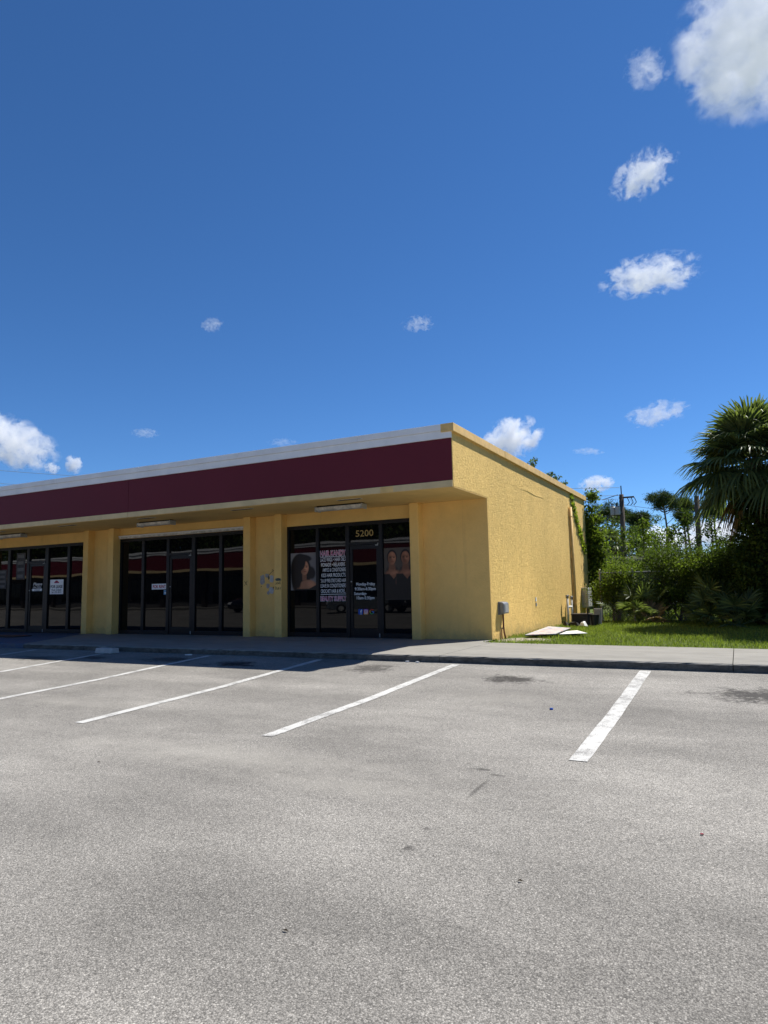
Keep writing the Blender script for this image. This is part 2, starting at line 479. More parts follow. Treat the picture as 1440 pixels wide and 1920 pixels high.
for (xa, xb, ye), lab in zip(((3.335, 3.335, -7.88), (0.55, 0.43, -8.06), (-1.98, -1.96, -8.27), (-4.5, -4.4, -8.2), (-7.2, -7.0, -8.2), (-9.6, -9.5, -8.2)), where):
    tag(stripe(xa, xb, -3.40, ye, 0.15 if xa > 3 else 0.13).build('parking_line', M['stripe']), lab, 'line', 'painted parking lines')

# concrete walk: slabs with chipped front edges
walk = bpy.data.objects.new('walkway', None); col.objects.link(walk); tag(walk, kind='structure'); walk['_w'] = [0, 0, 0]
def slab(x0, x1, back, name='slab', mat='concrete', left=None, top=0.0):
    n = max(2, int((x1-x0)/0.09))
    xs = np.linspace(x0, x1, n)
    jig = np.cumsum(RNG.normal(0, 0.003, n)); jig -= np.linspace(jig[0], jig[-1], n)
    front = [(float(x), -3.262+float(j)+float(RNG.normal(0, 0.003))) for x, j in zip(xs, jig)]
    chamf = [(float(x), y+0.012+abs(float(RNG.normal(0, 0.010)))) for x, (x_, y) in zip(xs, front)]
    bk = back(x0, x1) if callable(back) else [(x1, back), (x0, back)]
    b = MB()
    nf = len(front)
    low = [(x, y, -0.30) for x, y in front]; mid = [(x, y, top-0.012-abs(float(RNG.normal(0, 0.006)))) for x, y in front]; up = [(x, y, top) for x, y in chamf]
    b.v = low + mid + up
    for i in range(nf-1):
        b.f.append((i, i+1, nf+i+1, nf+i)); b.f.append((nf+i, nf+i+1, 2*nf+i+1, 2*nf+i))
    k = len(b.v)
    b.v += [(x, y, top) for x, y in bk] + [(x, y, -0.30) for x, y in bk]
    m = len(bk)
    b.f.append(tuple(range(2*nf, 3*nf)) + tuple(range(k, k+m)))
    b.f.append((nf-1, k+m, k, 3*nf-1, 2*nf-1)); b.f.append((0, nf, 2*nf, k+m-1, k+2*m-1))
    for i in range(m-1): b.f.append((k+i, k+m+i, k+m+i+1, k+i+1))
    return b.build(name, M[mat], walk)
slab(-20.0, -10.262, lambda a, b: [(-11.99, -0.25), (-12.4, 0.3), (-20.0, 0.3)], mat='blue_paint', top=-0.008)
slab(-10.25, -8.205, lambda a, b: [(-8.205, 0.3), (-12.37, 0.3), (-11.97, -0.25)])
slab(-8.195, -4.005, 0.3)
slab(-3.995, 0.195, lambda a, b: [(0.195, -0.62), (0.0, -0.55), (0.0, 0.3), (-3.995, 0.3)])
slab(0.205, 4.405, lambda a, b: [(4.405, -0.88), (0.205, -0.62)])
slab(4.415, 8.6, -0.90)
slab(8.61, 14.0, -0.90)

# lawn sheet, gently uneven
gx = np.concatenate([np.linspace(0.0, 14, 57), np.linspace(16, 90, 12)]); gy = np.concatenate([np.linspace(-0.95, 10, 45), np.linspace(12, 110, 14)])
gx = np.concatenate([np.linspace(-60, -2, 12), gx])
def lawn_h(x, y):
    return -0.020 + 0.018*np.sin(x*1.7+y*0.6)*np.cos(y*1.1) - 0.012 + 0.010*np.minimum(np.maximum(y, 0), 8)*0.8*0
GX, GY = np.meshgrid(gx, gy)
V = np.stack([GX, GY, lawn_h(GX, GY)], -1).reshape(-1, 3)
nx, ny = len(gx), len(gy)
F = []
for j in range(ny-1):
    for i in range(nx-1):
        if gx[i+1] <= 0.01 and gy[j] < 10.3: continue
        F.append((j*nx+i, j*nx+i+1, (j+1)*nx+i+1, (j+1)*nx+i))
t = NT('lawn_soil'); p_ = t.pos()
a_ = t.noise(p_, 2.0, 5, 0.65); b_ = t.noise(p_, 30, 4, 0.7)
c_ = t.ramp(a_, [(0.30, (0.11, 0.10, 0.055)), (0.45, (0.075, 0.105, 0.022)), (0.7, (0.12, 0.165, 0.03))])
c_ = t.mix(0.4, c_, t.ramp(b_, [(0.3, (0.035, 0.05, 0.012)), (0.7, (0.16, 0.19, 0.06))]))
# bare sandy patch by the wall corner
d_ = t.n('VectorMath'); d_.operation = 'DISTANCE'; t.l(p_, d_.inputs[0]); d_.inputs[1].default_value = (0.55, 0.45, 0)
s_ = t.ramp(t.math('ADD', d_.outputs['Value'], t.math('MULTIPLY', t.math('SUBTRACT', a_, 0.5), 1.4)), [(0.35, 1.0), (0.75, 0.0)])
c_ = t.mix(s_, c_, t.ramp(b_, [(0.3, (0.24, 0.21, 0.16)), (0.7, (0.42, 0.38, 0.31))]))
t.principled(c_, 0.95, t.bump(b_, 0.7, 0.02), 0, 0.1)
tag(mesh_np('lawn', V, F, t.m, None, True), kind='structure')

# ================================================================== BUILDING
B = thing('shop_building', 'single-storey yellow stucco strip mall with burgundy fascia and white parapet', 'building', (0, 0, 0))
XL = -20.4
DC = 1.883          # canopy depth
b = MB(); b.prism([(-DC, 2.95), (-DC, 4.08), (10.37, 4.08), (10.37, -0.25), (0.03, -0.25), (0.03, 2.95)], 0, -0.22, 0.0)
side_wall = b.build('side_wall', M['stucco_side'], B, 0.012)
# canopy box behind the fascia boards, then the boards
MB().box(XL, -0.225, -DC+0.012, 0.14, 2.962, 3.96).build('canopy_core', M['beige'], B)
SEAM = [XL, -14.4, -8.47, -0.0]
for i in range(3):
    a, c = SEAM[i]+0.004, SEAM[i+1]-(0.004 if i < 2 else 0.012)
    MB().box(a, c, -DC-0.020, -DC+0.006, 3.072, 3.868).build('fascia_panel', M['burgundy'], B, 0.003)
    MB().box(a, c, -DC-0.026, -DC+0.004, 2.945, 3.069).build('fascia_trim', M['beige'], B, 0.004)
    MB().box(a, c+0.01, -DC-0.040, -DC+0.004, 3.871, 4.018).build('parapet_board', M['white_cap'], B, 0.004)
# a repair patch on the lower trim
MB().box(-1.52, -1.24, -DC-0.029, -DC-0.020, 2.952, 3.062).build('trim_patch', M['trim_yellow'], B)
# metal parapet coping, sections slightly out of line
xs = [XL, -17.3, -14.2, -11.15, -8.1, -5.05, -2.0, -0.02]
for i in range(len(xs)-1):
    j = random.uniform(-0.004, 0.004)
    MB().box(xs[i]+0.002, xs[i+1]-0.002, -DC-0.062+j, -DC+0.16, 4.021, 4.142+j).build('coping', M['white_cap'], B, 0.005)
yy = [-DC-0.066, 1.2, 4.25, 7.3, 10.44]
for i in range(4):
    j = random.uniform(-0.003, 0.003)
    MB().box(-0.20, 0.062+j, yy[i]+0.002, yy[i+1]-0.002, 3.985, 4.146+j).build('side_coping', M['trim_yellow'], B, 0.006)
MB().box(XL, -0.225, -DC+0.17, 10.3, 3.90, 3.955).build('roof', M['grey_light'], B)
MB().box(XL, -0.225, -DC+0.008, 0.13, 2.938, 2.956).build('soffit', M['soffit'], B)
MB().box(XL, -0.225, 10.1, 10.36, -0.25, 4.05).build('back_wall', M['stucco'], B)
MB().box(XL-0.2, XL, -DC, 10.36, -0.25, 4.08).build('end_wall', M['stucco'], B)
MB().box(XL, -0.225, 0.35, 10.05, -0.25, 0.004).build('floor_slab', M['concrete'], B)
# worn ledge in the stucco where two coats meet
b = MB(); led = []
for k in range(24):
    y = 1.5 + k*0.28
    led.append((y, 3.46+0.012*math.sin(k*1.3)-0.002*k))
for k in range(23):
    (y0, z0), (y1, z1) = led[k], led[k+1]
    w = 0.008*math.exp(-((k-7)/4.0)**2)+0.0008
    b.v += [(0.001, y0, z0+0.10), (0.001, y1, z1+0.10), (w, y0, z0), (w, y1, z1), (0.001, y0, z0-0.012), (0.001, y1, z1-0.012)]
    n = len(b.v)-6; b.f += [(n, n+2, n+3, n+1), (n+2, n+4, n+5, n+3)]
b.build('stucco_ledge', M['stucco_side'], B)

COLS = [(-17.95, -17.74), (-16.95, -16.74), (-12.13, -11.92), (-11.10, -10.89), (-6.28, -6.07), (-5.33, -5.12), (-1.70, -1.49)]
for (a, c) in COLS:
    MB().box(a, c, -0.25, 0.10, -0.02, 2.9375).build('column', M['stucco'], B, 0.010)
WY = -0.03
MB().box(-1.4895, -0.002, 0.0, 0.0295, -0.05, 2.9375).build('front_wall', M['stucco'], B)
MB().box(-0.2195, -0.002, -DC+0.012, 0.0295, 2.938, 2.9495).build('soffit_end', M['soffit'], B)
for (a, c) in ((-17.7395, -16.9505), (-11.9195, -11.1005), (-6.0695, -5.3305)):
    MB().box(a, c, WY, 0.2, -0.05, 2.9375).build('front_wall', M['stucco'], B)
MB().box(XL, -17.9505, WY, 0.2, -0.05, 2.9375).build('front_wall', M['stucco'], B)
BAYS = [(-16.7395, -12.1305), (-10.8895, -6.2805), (-5.1195, -1.7005)]
for (a, c) in BAYS:
    MB().box(a, c, WY+0.01, 0.2, 2.642, 2.9375).build('lintel', M['stucco'], B)
# perforated shutter track above the middle bay
b = MB(); b.box(-10.885, -6.285, -0.075, WY+0.008, 2.645, 2.722)
b.build('shutter_track', M['dirty_white'], B, 0.004)
MB().box(-10.885, -6.285, -0.082, -0.0755, 2.700, 2.730).build('track_lip', M['white'], B)

# storefront: mullion positions (left, right) in each bay; the door opening follows mullion index di
FRONTS = [
    ((-16.7395, -12.1305), [(-15.93, -15.80), (-14.99, -14.87), (-14.12, -13.97), (-13.11, -13.00)], 1),
    ((-10.8895, -6.2805), [(-10.03, -9.93), (-9.10, -9.00), (-8.20, -8.08), (-7.26, -7.16)], 1),
    ((-5.1195, -1.7005), [(-4.29, -4.21), (-3.47, -3.37), (-2.59, -2.50)], 1)]
FY0, FY1 = -0.012, 0.085
doors = []
for bay, mul, di in FRONTS:
    fr = MB()
    L0, R0 = bay
    fr.box(L0, L0+0.05, FY0, FY1, 0.0, 2.64); fr.box(R0-0.05, R0, FY0, FY1, 0.0, 2.64)
    fr.box(L0+0.05, R0-0.05, FY0+0.002, FY1, 2.555, 2.64)
    edges = [L0+0.05] + [e for m_ in mul for e in m_] + [R0-0.05]
    for (a, c) in mul: fr.box(a, c, FY0, FY1, 0.0, 2.555)
    for k in range(0, len(edges), 2):
        a, c = edges[k], edges[k+1]
        if k//2 == di+1:
            fr.box(a, c, FY0+0.002, FY1, 2.105, 2.165)      # transom bar
            fr.box(a, c, FY0+0.002, FY1, 0.0, 0.018)       # threshold
        else:
            fr.box(a, c, FY0+0.002, FY1, 0.0, 0.105)
    frame = fr.build('window', M['bronze'], B, 0.004)
    frame['_w'] = [0, 0, 0]
    for k in range(0, len(edges), 2):
        a, c = edges[k]+0.002, edges[k+1]-0.002
        if k//2 == di+1:
            MB().box(a, c, 0.030, 0.038, 2.167, 2.553).build('pane', M['glass'], frame)
            d = MB()
            d.box(a+0.004, a+0.075, 0.006, 0.05, 0.02, 2.10); d.box(c-0.075, c-0.004, 0.006, 0.05, 0.02, 2.10)
            d.box(a+0.075, c-0.075, 0.008, 0.05, 2.005, 2.10); d.box(a+0.075, c-0.075, 0.008, 0.05, 0.02, 0.20)
            door = d.build('door', M['bronze'], B, 0.003); door['_w'] = [0, 0, 0]
            MB().box(a+0.077, c-0.077, 0.026, 0.032, 0.202, 2.003).build('pane', M['glass'], door)
            h = MB(); h.tube([(a+0.045, 0.004, 0.92), (a+0.045, -0.045, 0.94), (a+0.045, -0.045, 1.16), (a+0.045, 0.004, 1.18)], 0.009, 8)
            h.build('handle', M['bronze'], door, smooth=True)
            k_ = MB(); k_.tube([(a+0.04, 0.006, 1.27), (a+0.04, -0.006, 1.27)], 0.016, 12); k_.build('lock', M['grey_light'], door)
            cl = MB(); cl.box(c-0.085, c-0.018, -0.022, 0.004, 2.07, 2.092); cl.tube([(c-0.035, -0.012, 2.09), (c-0.005, -0.03, 2.125)], 0.010, 8)
            cl.build('door_closer', M['grey_light'], door)
            MB().tube([(c-0.02, -0.004, 0.02), (c-0.02, -0.004, 0.10)], 0.012, 8).build('pivot', M['grey_light'], door)
            doors.append((a, c))
        else:
            MB().box(a, c, 0.030, 0.038, 0.107, 2.553).build('pane', M['glass'], frame)

# soffit vents
for (a, c) in ((-2.72, -2.15), (-5.54, -4.95), (-8.5, -7.95), (-11.46, -10.8), (-14.4, -13.8)):
    v = MB(); v.box(a, c, -1.60, -1.50, 2.930, 2.937)
    vent = v.build('soffit_vent', M['dirty_white'], B); vent['_w'] = [0, 0, 0]
    s = MB()
    for i in range(3): s.box(a+0.02, c-0.02, -1.592+i*0.03, -1.575+i*0.03, 2.926, 2.9295)
    s.build('slot', M['black'], vent)

# paint smears and scribbles on the stucco between the last two shops
def blob(cx, cz, rx, rz, y, mat, name='paint_patch', n=18, seed=0):
    r = random.Random(seed); b = MB()
    pts = []
    for k in range(n):
        a = 2*math.pi*k/n; q = 1+r.uniform(-0.18, 0.18)
        ca, sa = math.cos(a), math.sin(a)
        ca = math.copysign(abs(ca)**0.7, ca); sa = math.copysign(abs(sa)**0.7, sa)
        pts.append((cx+rx*q*ca, y, cz+rz*q*sa))
    b.poly(pts[::-1]); return b.build(name, mat, B)
M['patch_white'] = plain('white_wall_paint', (0.55, 0.54, 0.52), 0.8, var=0.2, scale=20)
M['patch_grey'] = plain('grey_wall_paint', (0.40, 0.37, 0.34), 0.8, var=0.3, scale=15)
M['patch_green'] = plain('green_grey_wall_paint', (0.13, 0.14, 0.10), 0.8, var=0.3, scale=15)
M['marker'] = plain('black_marker', (0.03, 0.025, 0.02), 0.8)
blob(-5.57, 1.39, 0.055, 0.09, WY-0.004, M['patch_white'], seed=1)
blob(-5.58, 1.11, 0.065, 0.075, WY-0.004, M['patch_white'], seed=2)
blob(-5.85, 1.38, 0.07, 0.12, WY-0.004, M['patch_grey'], seed=3)
blob(-5.70, 1.47, 0.06, 0.05, WY-0.003, M['patch_grey'], seed=4)
blob(-5.68, 1.22, 0.05, 0.06, WY-0.003, M['patch_grey'], seed=8)
blob(-5.67, 1.05, 0.035, 0.045, WY-0.003, M['patch_grey'], seed=5)
blob(-5.655, 1.42, 0.025, 0.045, WY-0.006, M['patch_green'], seed=6)
blob(-5.215, 1.365, 0.09, 0.035, -0.254, M['patch_green'], seed=7)
def scrawl(strokes, y, name='scribble', r=0.0055):
    for st in strokes: MB().tube([(x, y, z) for x, z in st], r, 5).build(name, M['marker'], B)
scrawl([[(-6.23, 1.24), (-6.15, 1.35)], [(-6.23, 1.35), (-6.15, 1.25)]], -0.251)
scrawl([[(-5.66, 1.47), (-5.58, 1.55), (-5.50, 1.60)], [(-5.56, 1.58), (-5.54, 1.63)]], WY-0.001)
scrawl([[(-5.28, 1.24), (-5.27, 1.30), (-5.24, 1.25), (-5.23, 1.30)], [(-5.21, 1.27), (-5.19, 1.30), (-5.18, 1.26), (-5.21, 1.27)], [(-5.16, 1.33), (-5.155, 1.26), (-5.14, 1.26)],
        [(-5.28, 1.20), (-5.28, 1.12)], [(-5.28, 1.16), (-5.24, 1.17), (-5.24, 1.12)], [(-5.21, 1.15), (-5.18, 1.15), (-5.20, 1.18), (-5.21, 1.13), (-5.18, 1.13)], [(-5.15, 1.18), (-5.15, 1.13)]], -0.251)
scrawl([[(-5.53, 1.19), (-5.52, 1.13)], [(-5.5, 1.2), (-5.52, 1.16)], [(-5.9, 1.2), (-5.87, 1.22)]], WY-0.001)

# ------------------------------------------------------------------ lights under the canopy
def strip_light(x0, x1, label, yc=-0.95):
    r = thing('strip_light', label, 'light', ((x0+x1)/2, yc, 2.937), 'fluorescent strip lights under the canopy')
    MB().box(x0+0.02, x1-0.02, yc-0.05, yc+0.05, 2.905, 2.936).build('housing', M['black'], r)
    b = MB(); prof = []
    for k in range(9):
        a = math.pi*k/8
        prof.append((yc-0.105*math.cos(a), 2.90-0.085*math.sin(a)**0.6))
    b.prism(prof, 0, x0+0.03, x1-0.03)
    b.build('lens', M['dirty_white'], r)
    for a, c in ((x0, x0+0.029), (x1-0.029, x1)):
        MB().box(a, c, yc-0.112, yc+0.112, 2.806, 2.915).build('end_cap', M['grey_light'], r, 0.008)
    return r
strip_light(-3.62, -2.42, 'dirty white fluorescent strip light above the 5200 door')
strip_light(-9.10, -7.95, 'dirty white fluorescent strip light above the middle storefront with the white track')
strip_light(-14.98, -13.80, 'dirty white fluorescent strip light at the far left of the canopy')

# ------------------------------------------------------------------ writing and posters on the glass
def text_obj(name, body, x0, x1, z0, z1, y, mat, parent=None, bold=0.0, shear=0.0, fit=True):
    cu = bpy.data.curves.new(name, 'FONT'); cu.body = body; cu.size = 1.0; cu.offset = bold; cu.shear = shear
    cu.resolution_u = 3
    tmp = bpy.data.objects.new('tmp', cu); col.objects.link(tmp)
    bpy.context.view_layer.update()
    dg = bpy.context.evaluated_depsgraph_get()
    me = bpy.data.meshes.new_from_object(tmp.evaluated_get(dg))
    bpy.data.objects.remove(tmp); bpy.data.curves.remove(cu)
    v = np.empty(len(me.vertices)*3, np.float32); me.vertices.foreach_get('co', v); v = v.reshape(-1, 3)
    mn, mx = v.min(0), v.max(0)
    sx = (x1-x0)/(mx[0]-mn[0]); sz = (z1-z0)/(mx[1]-mn[1])
    out = np.stack([x0+(v[:, 0]-mn[0])*sx, np.full(len(v), y), z0+(v[:, 1]-mn[1])*sz], -1)
    me.vertices.foreach_set('co', out.astype(np.float32).ravel()); me.update()
    me.name = name
    me.materials.clear(); me.materials.append(mat)
    o = bpy.data.objects.new(name, me); col.objects.link(o)
    if parent is not None: adopt(o, parent)
    return o

M['vinyl_white'] = plain('white_vinyl', (0.95, 0.94, 0.92), 0.5, var=0.03)
M['vinyl_pink'] = plain('pink_vinyl', (0.55, 0.06, 0.17), 0.5, var=0.06)
M['vinyl_gold'] = plain('gold_vinyl', (0.42, 0.29, 0.10), 0.45, var=0.1)
M['ink_black'] = plain('black_ink', (0.02, 0.02, 0.02), 0.6)
M['ink_red'] = plain('red_ink', (0.45, 0.02, 0.04), 0.6)
M['ink_blue'] = plain('blue_ink', (0.02, 0.08, 0.32), 0.6)
GY = 0.0285      # just in front of the fixed panes (they start at 0.030)
DY = 0.0240      # just in front of the door pane

o = thing('door_number', 'gold street number 5200 on the transom glass', 'number', (-2.98, GY, 2.30))
text_obj('digits', '5200', -3.21, -2.745, 2.295, 2.445, GY, M['vinyl_gold'], o, 0.012)

o = thing('window_lettering', 'white and pink hair product list with HAIR KANDY on the narrow window', 'lettering', (-3.83, GY, 0.8))
def line(body, z, h, x0=-4.19, x1=-3.49, mat='vinyl_white', bold=0.004):
    text_obj('text_line', body, x0, x1, z-h/2, z+h/2, GY, M[mat], o, bold)
for body, z0, z1 in (('HAIR KANDY', 1.885, 2.01), ('BEAUTY SUPPLY', 0.835, 0.945)):
    text_obj('text_outline', body, -4.195, -3.48, z0-0.008, z1+0.008, GY, M['vinyl_white'], o, 0.055)
    text_obj('text_line', body, -4.185, -3.49, z0, z1, GY-0.0015, M['vinyl_pink'], o, 0.012)
line('LACE WIGS \u2022 HAIR OILS', 1.80, 0.088)
line('POMADE \u2022 RELAXERS', 1.68, 0.088, -4.165, -3.51)
line('AMPOO & CONDITIONERS', 1.56, 0.088, -4.125, -3.49)
line('KIDS HAIR PRODUCTS', 1.435, 0.088, -4.16, -3.50)
line("'3 & UP PRE-STRETCHED HAIR", 1.31, 0.088, -4.185, -3.485)
line('LEAVE IN CONDITIONERS', 1.19, 0.088, -4.185, -3.485)
line('CROCHET HAIR & MORE...', 1.065, 0.088, -4.18, -3.49)
MB().box(-4.19, -3.485, GY-0.001, GY+0.0005, 1.858, 1.868).build('rule', M['vinyl_white'], o)
MB().box(-4.185, -3.48, GY-0.001, GY+0.0005, 0.985, 0.996).build('rule', M['vinyl_white'], o)

o = thing('hours_lettering', 'white opening hours lettering on the hair shop door', 'lettering', (-2.98, DY, 0.84))
for body, z, x0, x1 in (('Monday-Friday', 1.20, -3.215, -2.725), ('9:30am-6:30pm', 1.09, -3.25, -2.71), ('Saturday-', 0.985, -3.27, -2.94), ('10am-5:30pm', 0.885, -3.205, -2.745)):
    text_obj('text_line', body, x0, x1, z-0.045, z+0.045, DY, M['vinyl_white'], o, 0.008)

def rounded(x0, x1, z0, z1, r, n=5):
    pts = []
    for cx, cz, a0 in ((x1-r, z1-r, 0), (x0+r, z1-r, 90), (x0+r, z0+r, 180), (x1-r, z0+r, 270)):
        for k in range(n+1):
            a = math.radians(a0+90*k/n); pts.append((cx+r*math.cos(a), cz+r*math.sin(a)))
    return pts
def ring(cx, cz, r0, r1, a0, a1, y, n=20):
    b = MB()
    for k in range(n):
        p, q = math.radians(a0+(a1-a0)*k/n), math.radians(a0+(a1-a0)*(k+1)/n)
        b.quad((cx+r0*math.cos(p), y, cz+r0*math.sin(p)), (cx+r1*math.cos(p), y, cz+r1*math.sin(p)), (cx+r1*math.cos(q), y, cz+r1*math.sin(q)), (cx+r0*math.cos(q), y, cz+r0*math.sin(q)))
    return b
o = thing('social_stickers', 'row of three small social media logo stickers low on the door', 'sticker', (-2.96, DY, 0.52))
MB().poly([(x, DY, z) for x, z in rounded(-3.17, -3.05, 0.52, 0.645, 0.02)]).build('blue_logo', plain('logo_blue', (0.035, 0.10, 0.42), 0.5), o)
text_obj('letter', 'f', -3.12, -3.07, 0.52, 0.63, DY-0.001, M['vinyl_white'], o, 0.02)
t = NT('logo_gradient'); sp = t.n('SeparateXYZ'); t.l(t.pos(), sp.inputs[0])
mr = t.n('MapRange'); mr.inputs[1].default_value = 0.52; mr.inputs[2].default_value = 0.645; t.l(sp.outputs[2], mr.inputs[0])
t.principled(t.ramp(mr.outputs[0], [(0.0, (0.75, 0.38, 0.08)), (0.45, (0.60, 0.08, 0.16)), (1.0, (0.22, 0.06, 0.42))]), 0.5)
MB().poly([(x, DY, z) for x, z in rounded(-3.03, -2.91, 0.52, 0.645, 0.02)]).build('pink_logo', t.m, o)
rr = rounded(-3.012, -2.928, 0.539, 0.626, 0.022); r2 = rounded(-3.003, -2.937, 0.548, 0.617, 0.016)
b = MB()
for k in range(len(rr)):
    j = (k+1) % len(rr)
    b.quad((rr[k][0], DY-0.001, rr[k][1]), (rr[j][0], DY-0.001, rr[j][1]), (r2[j][0], DY-0.001, r2[j][1]), (r2[k][0], DY-0.001, r2[k][1]))
n0 = len(b.v); c2 = ring(-2.97, 0.5825, 0.014, 0.023, 0, 360, DY-0.001)
b.v += c2.v; b.f += [tuple(i+n0 for i in f) for f in c2.f]
b.build('camera_mark', M['vinyl_white'], o)
for a0, a1, cc in ((40, 150, (0.5, 0.05, 0.03)), (150, 210, (0.55, 0.36, 0.02)), (210, 320, (0.05, 0.28, 0.09)), (320, 362, (0.05, 0.16, 0.55))):
    ring(-2.82, 0.5825, 0.036, 0.060, a0, a1, DY, 10).build('letter_arc', plain('logo_arc', cc, 0.5), o)
MB().quad((-2.82, DY-0.0005, 0.572), (-2.76, DY-0.0005, 0.572), (-2.76, DY-0.0005, 0.594), (-2.82, DY-0.0005, 0.594)).build('letter_bar', plain('logo_bar', (0.05, 0.16, 0.55), 0.5), o)

# painted prints: colours laid out on a fine grid of the sheet itself
def sstep(d, w): return np.clip(0.5-d/(2*w), 0, 1)**2*(3-2*np.clip(0.5-d/(2*w), 0, 1))
def ell(X, Z, cx, cz, rx, rz, rot=0.0):
    c, s = math.cos(rot), math.sin(rot); u = (X-cx)*c+(Z-cz)*s; w = -(X-cx)*s+(Z-cz)*c
    return (np.sqrt((u/rx)**2+(w/rz)**2)-1)*min(rx, rz)
def over(img, a, c): return img*(1-a[..., None]) + np.array(c)*a[..., None]
def head(img, X, Z, cx, cz, s, turn, skin, hair, long_hair, rot=0.0):
    """generic face: s = half the face height; turn moves the features sideways"""
    rx, rz = 0.70*s, 1.0*s
    if long_hair: img = over(img, sstep(ell(X, Z, cx-0.05*s, cz+0.10*s, 1.12*s, 1.42*s), 0.05*s), hair)
    else: img = over(img, sstep(ell(X, Z, cx, cz+0.16*s, 0.86*s, 1.16*s), 0.05*s), hair)
    neck = np.maximum(np.abs(X-cx)-0.36*s, np.maximum(Z-(cz-0.5*s), (cz-1.75*s)-Z))
    img = over(img, sstep(neck, 0.06*s), [k*0.55 for k in skin])
    f = sstep(ell(X, Z, cx, cz, rx, rz, rot), 0.05*s)
    img = over(img, f, skin)
    img = over(img, f*sstep(ell(X, Z, cx-turn*0.5*s-0.35*s, cz-0.1*s, 0.40*s, 1.0*s), 0.5*s)*0.75, [k*0.28 for k in skin])
    img = over(img, f*sstep(ell(X, Z, cx+0.28*s+turn*0.2*s, cz-0.02*s, 0.22*s, 0.28*s), 0.3*s)*0.8, [min(1, k*1.75) for k in skin])
    img = over(img, f*sstep(ell(X, Z, cx+0.05*s, cz+0.66*s, 0.35*s, 0.22*s), 0.3*s)*0.7, [min(1, k*1.5) for k in skin])
    tx = turn*0.14*s
    for sd in (-1, 1):
        ex = cx+tx+sd*0.29*s
        img = over(img, f*sstep(ell(X, Z, ex, cz+0.24*s, 0.20*s, 0.045*s, -0.12*sd), 0.05*s)*0.9, [k*0.12 for k in skin])
        img = over(img, f*sstep(ell(X, Z, ex, cz+0.08*s, 0.155*s, 0.075*s), 0.05*s)*0.95, [k*0.10 for k in skin])
        img = over(img, f*sstep(ell(X, Z, ex+0.06*s, cz+0.08*s, 0.04*s, 0.025*s), 0.03*s)*0.5, (0.5, 0.45, 0.4))
    img = over(img, f*sstep(ell(X, Z, cx+tx+0.04*s, cz-0.10*s, 0.05*s, 0.2*s), 0.08*s)*0.5, [min(1, k*1.8) for k in skin])
    img = over(img, f*sstep(ell(X, Z, cx+tx, cz-0.28*s, 0.15*s, 0.05*s), 0.06*s)*0.75, [k*0.3 for k in skin])
    img = over(img, f*sstep(ell(X, Z, cx+tx, cz-0.52*s, 0.23*s, 0.085*s), 0.05*s)*0.9, (skin[0]*0.75, skin[1]*0.42, skin[2]*0.42))
    img = over(img, f*sstep(ell(X, Z, cx+tx, cz-0.52*s, 0.22*s, 0.018*s), 0.03*s)*0.8, [k*0.2 for k in skin])
    return img
def print_mat(name):
    t = NT(name); a = t.n('VertexColor'); a.layer_name = 'print'
    t.principled(a.outputs[0], 0.35, None, 0, 0.4); return t.m
def poster(name, label, x0, x1, z0, z1, painter):
    nx, nz = 84, 104
    xs = np.linspace(x0, x1, nx); zs = np.linspace(z0, z1, nz)
    X, Z = np.meshgrid(np.linspace(0, (x1-x0)/(z1-z0), nx), np.linspace(0, 1, nz))
    img = painter(X, Z, (x1-x0)/(z1-z0))
    VX, VZ = np.meshgrid(xs, zs)
    v = np.stack([VX, np.full_like(VX, GY), VZ], -1).reshape(-1, 3)
    idx = np.arange(nx*nz).reshape(nz, nx)
    f = np.stack([idx[:-1, :-1], idx[:-1, 1:], idx[1:, 1:], idx[1:, :-1]], -1).reshape(-1, 4)
    o = mesh_np(name, v, f, print_mat(name+'_print'))
    at = o.data.color_attributes.new('print', 'FLOAT_COLOR', 'POINT')
    c = np.concatenate([np.clip(img.reshape(-1, 3), 0, 1), np.ones((nx*nz, 1))], 1).astype(np.float32)
    at.data.foreach_set('color', c.ravel())
    return tag(o, label, 'poster', 'portrait posters on the hair shop glass')
SK = (0.50, 0.215, 0.11)
def paint_one(X, Z, w):
    img = np.zeros(X.shape+(3,)); img[:] = (0.27, 0.25, 0.24)
    img *= (1.0-0.35*(X/w))[..., None]
    hair = (0.010, 0.007, 0.007)
    img = over(img, sstep(ell(X, Z, 0.40*w, 0.52, 0.40*w, 0.46, 0.12), 0.03), hair)
    img = over(img, sstep(ell(X, Z, 0.22*w, 0.30, 0.20*w, 0.40, 0.1), 0.03), hair)
    img = over(img, sstep(ell(X, Z, 0.80*w, 0.46, 0.16*w, 0.17, 0.2), 0.03), hair)
    # shoulders and chest
    sh = np.maximum(ell(X, Z, 0.66*w, 0.0, 0.42*w, 0.27), -(Z-0.02))
    img = over(img, sstep(sh, 0.02), [k*0.8 for k in SK])
    img = over(img, sstep(ell(X, Z, 0.80*w, 0.15, 0.12*w, 0.08), 0.08)*0.6, [k*1.5 for k in SK])
    img = head(img, X, Z, 0.54*w, 0.60, 0.195, 0.35, SK, hair, False, 0.06)
    # hair sweeps over one side of the face
    img = over(img, sstep(ell(X, Z, 0.33*w, 0.74, 0.25*w, 0.24, -0.35), 0.02), hair)
    img = over(img, sstep(ell(X, Z, 0.27*w, 0.42, 0.15*w, 0.38, 0.05), 0.02), hair)
    img = over(img, sstep(ell(X, Z, 0.55*w, 0.86, 0.27*w, 0.09, -0.15), 0.02), hair)
    img = over(img, sstep(np.maximum(Z-0.035-0.10*np.clip((X/w-0.72)/0.28, 0, 1), 0.22-X/w), 0.012), (0.008, 0.008, 0.009))
    return img
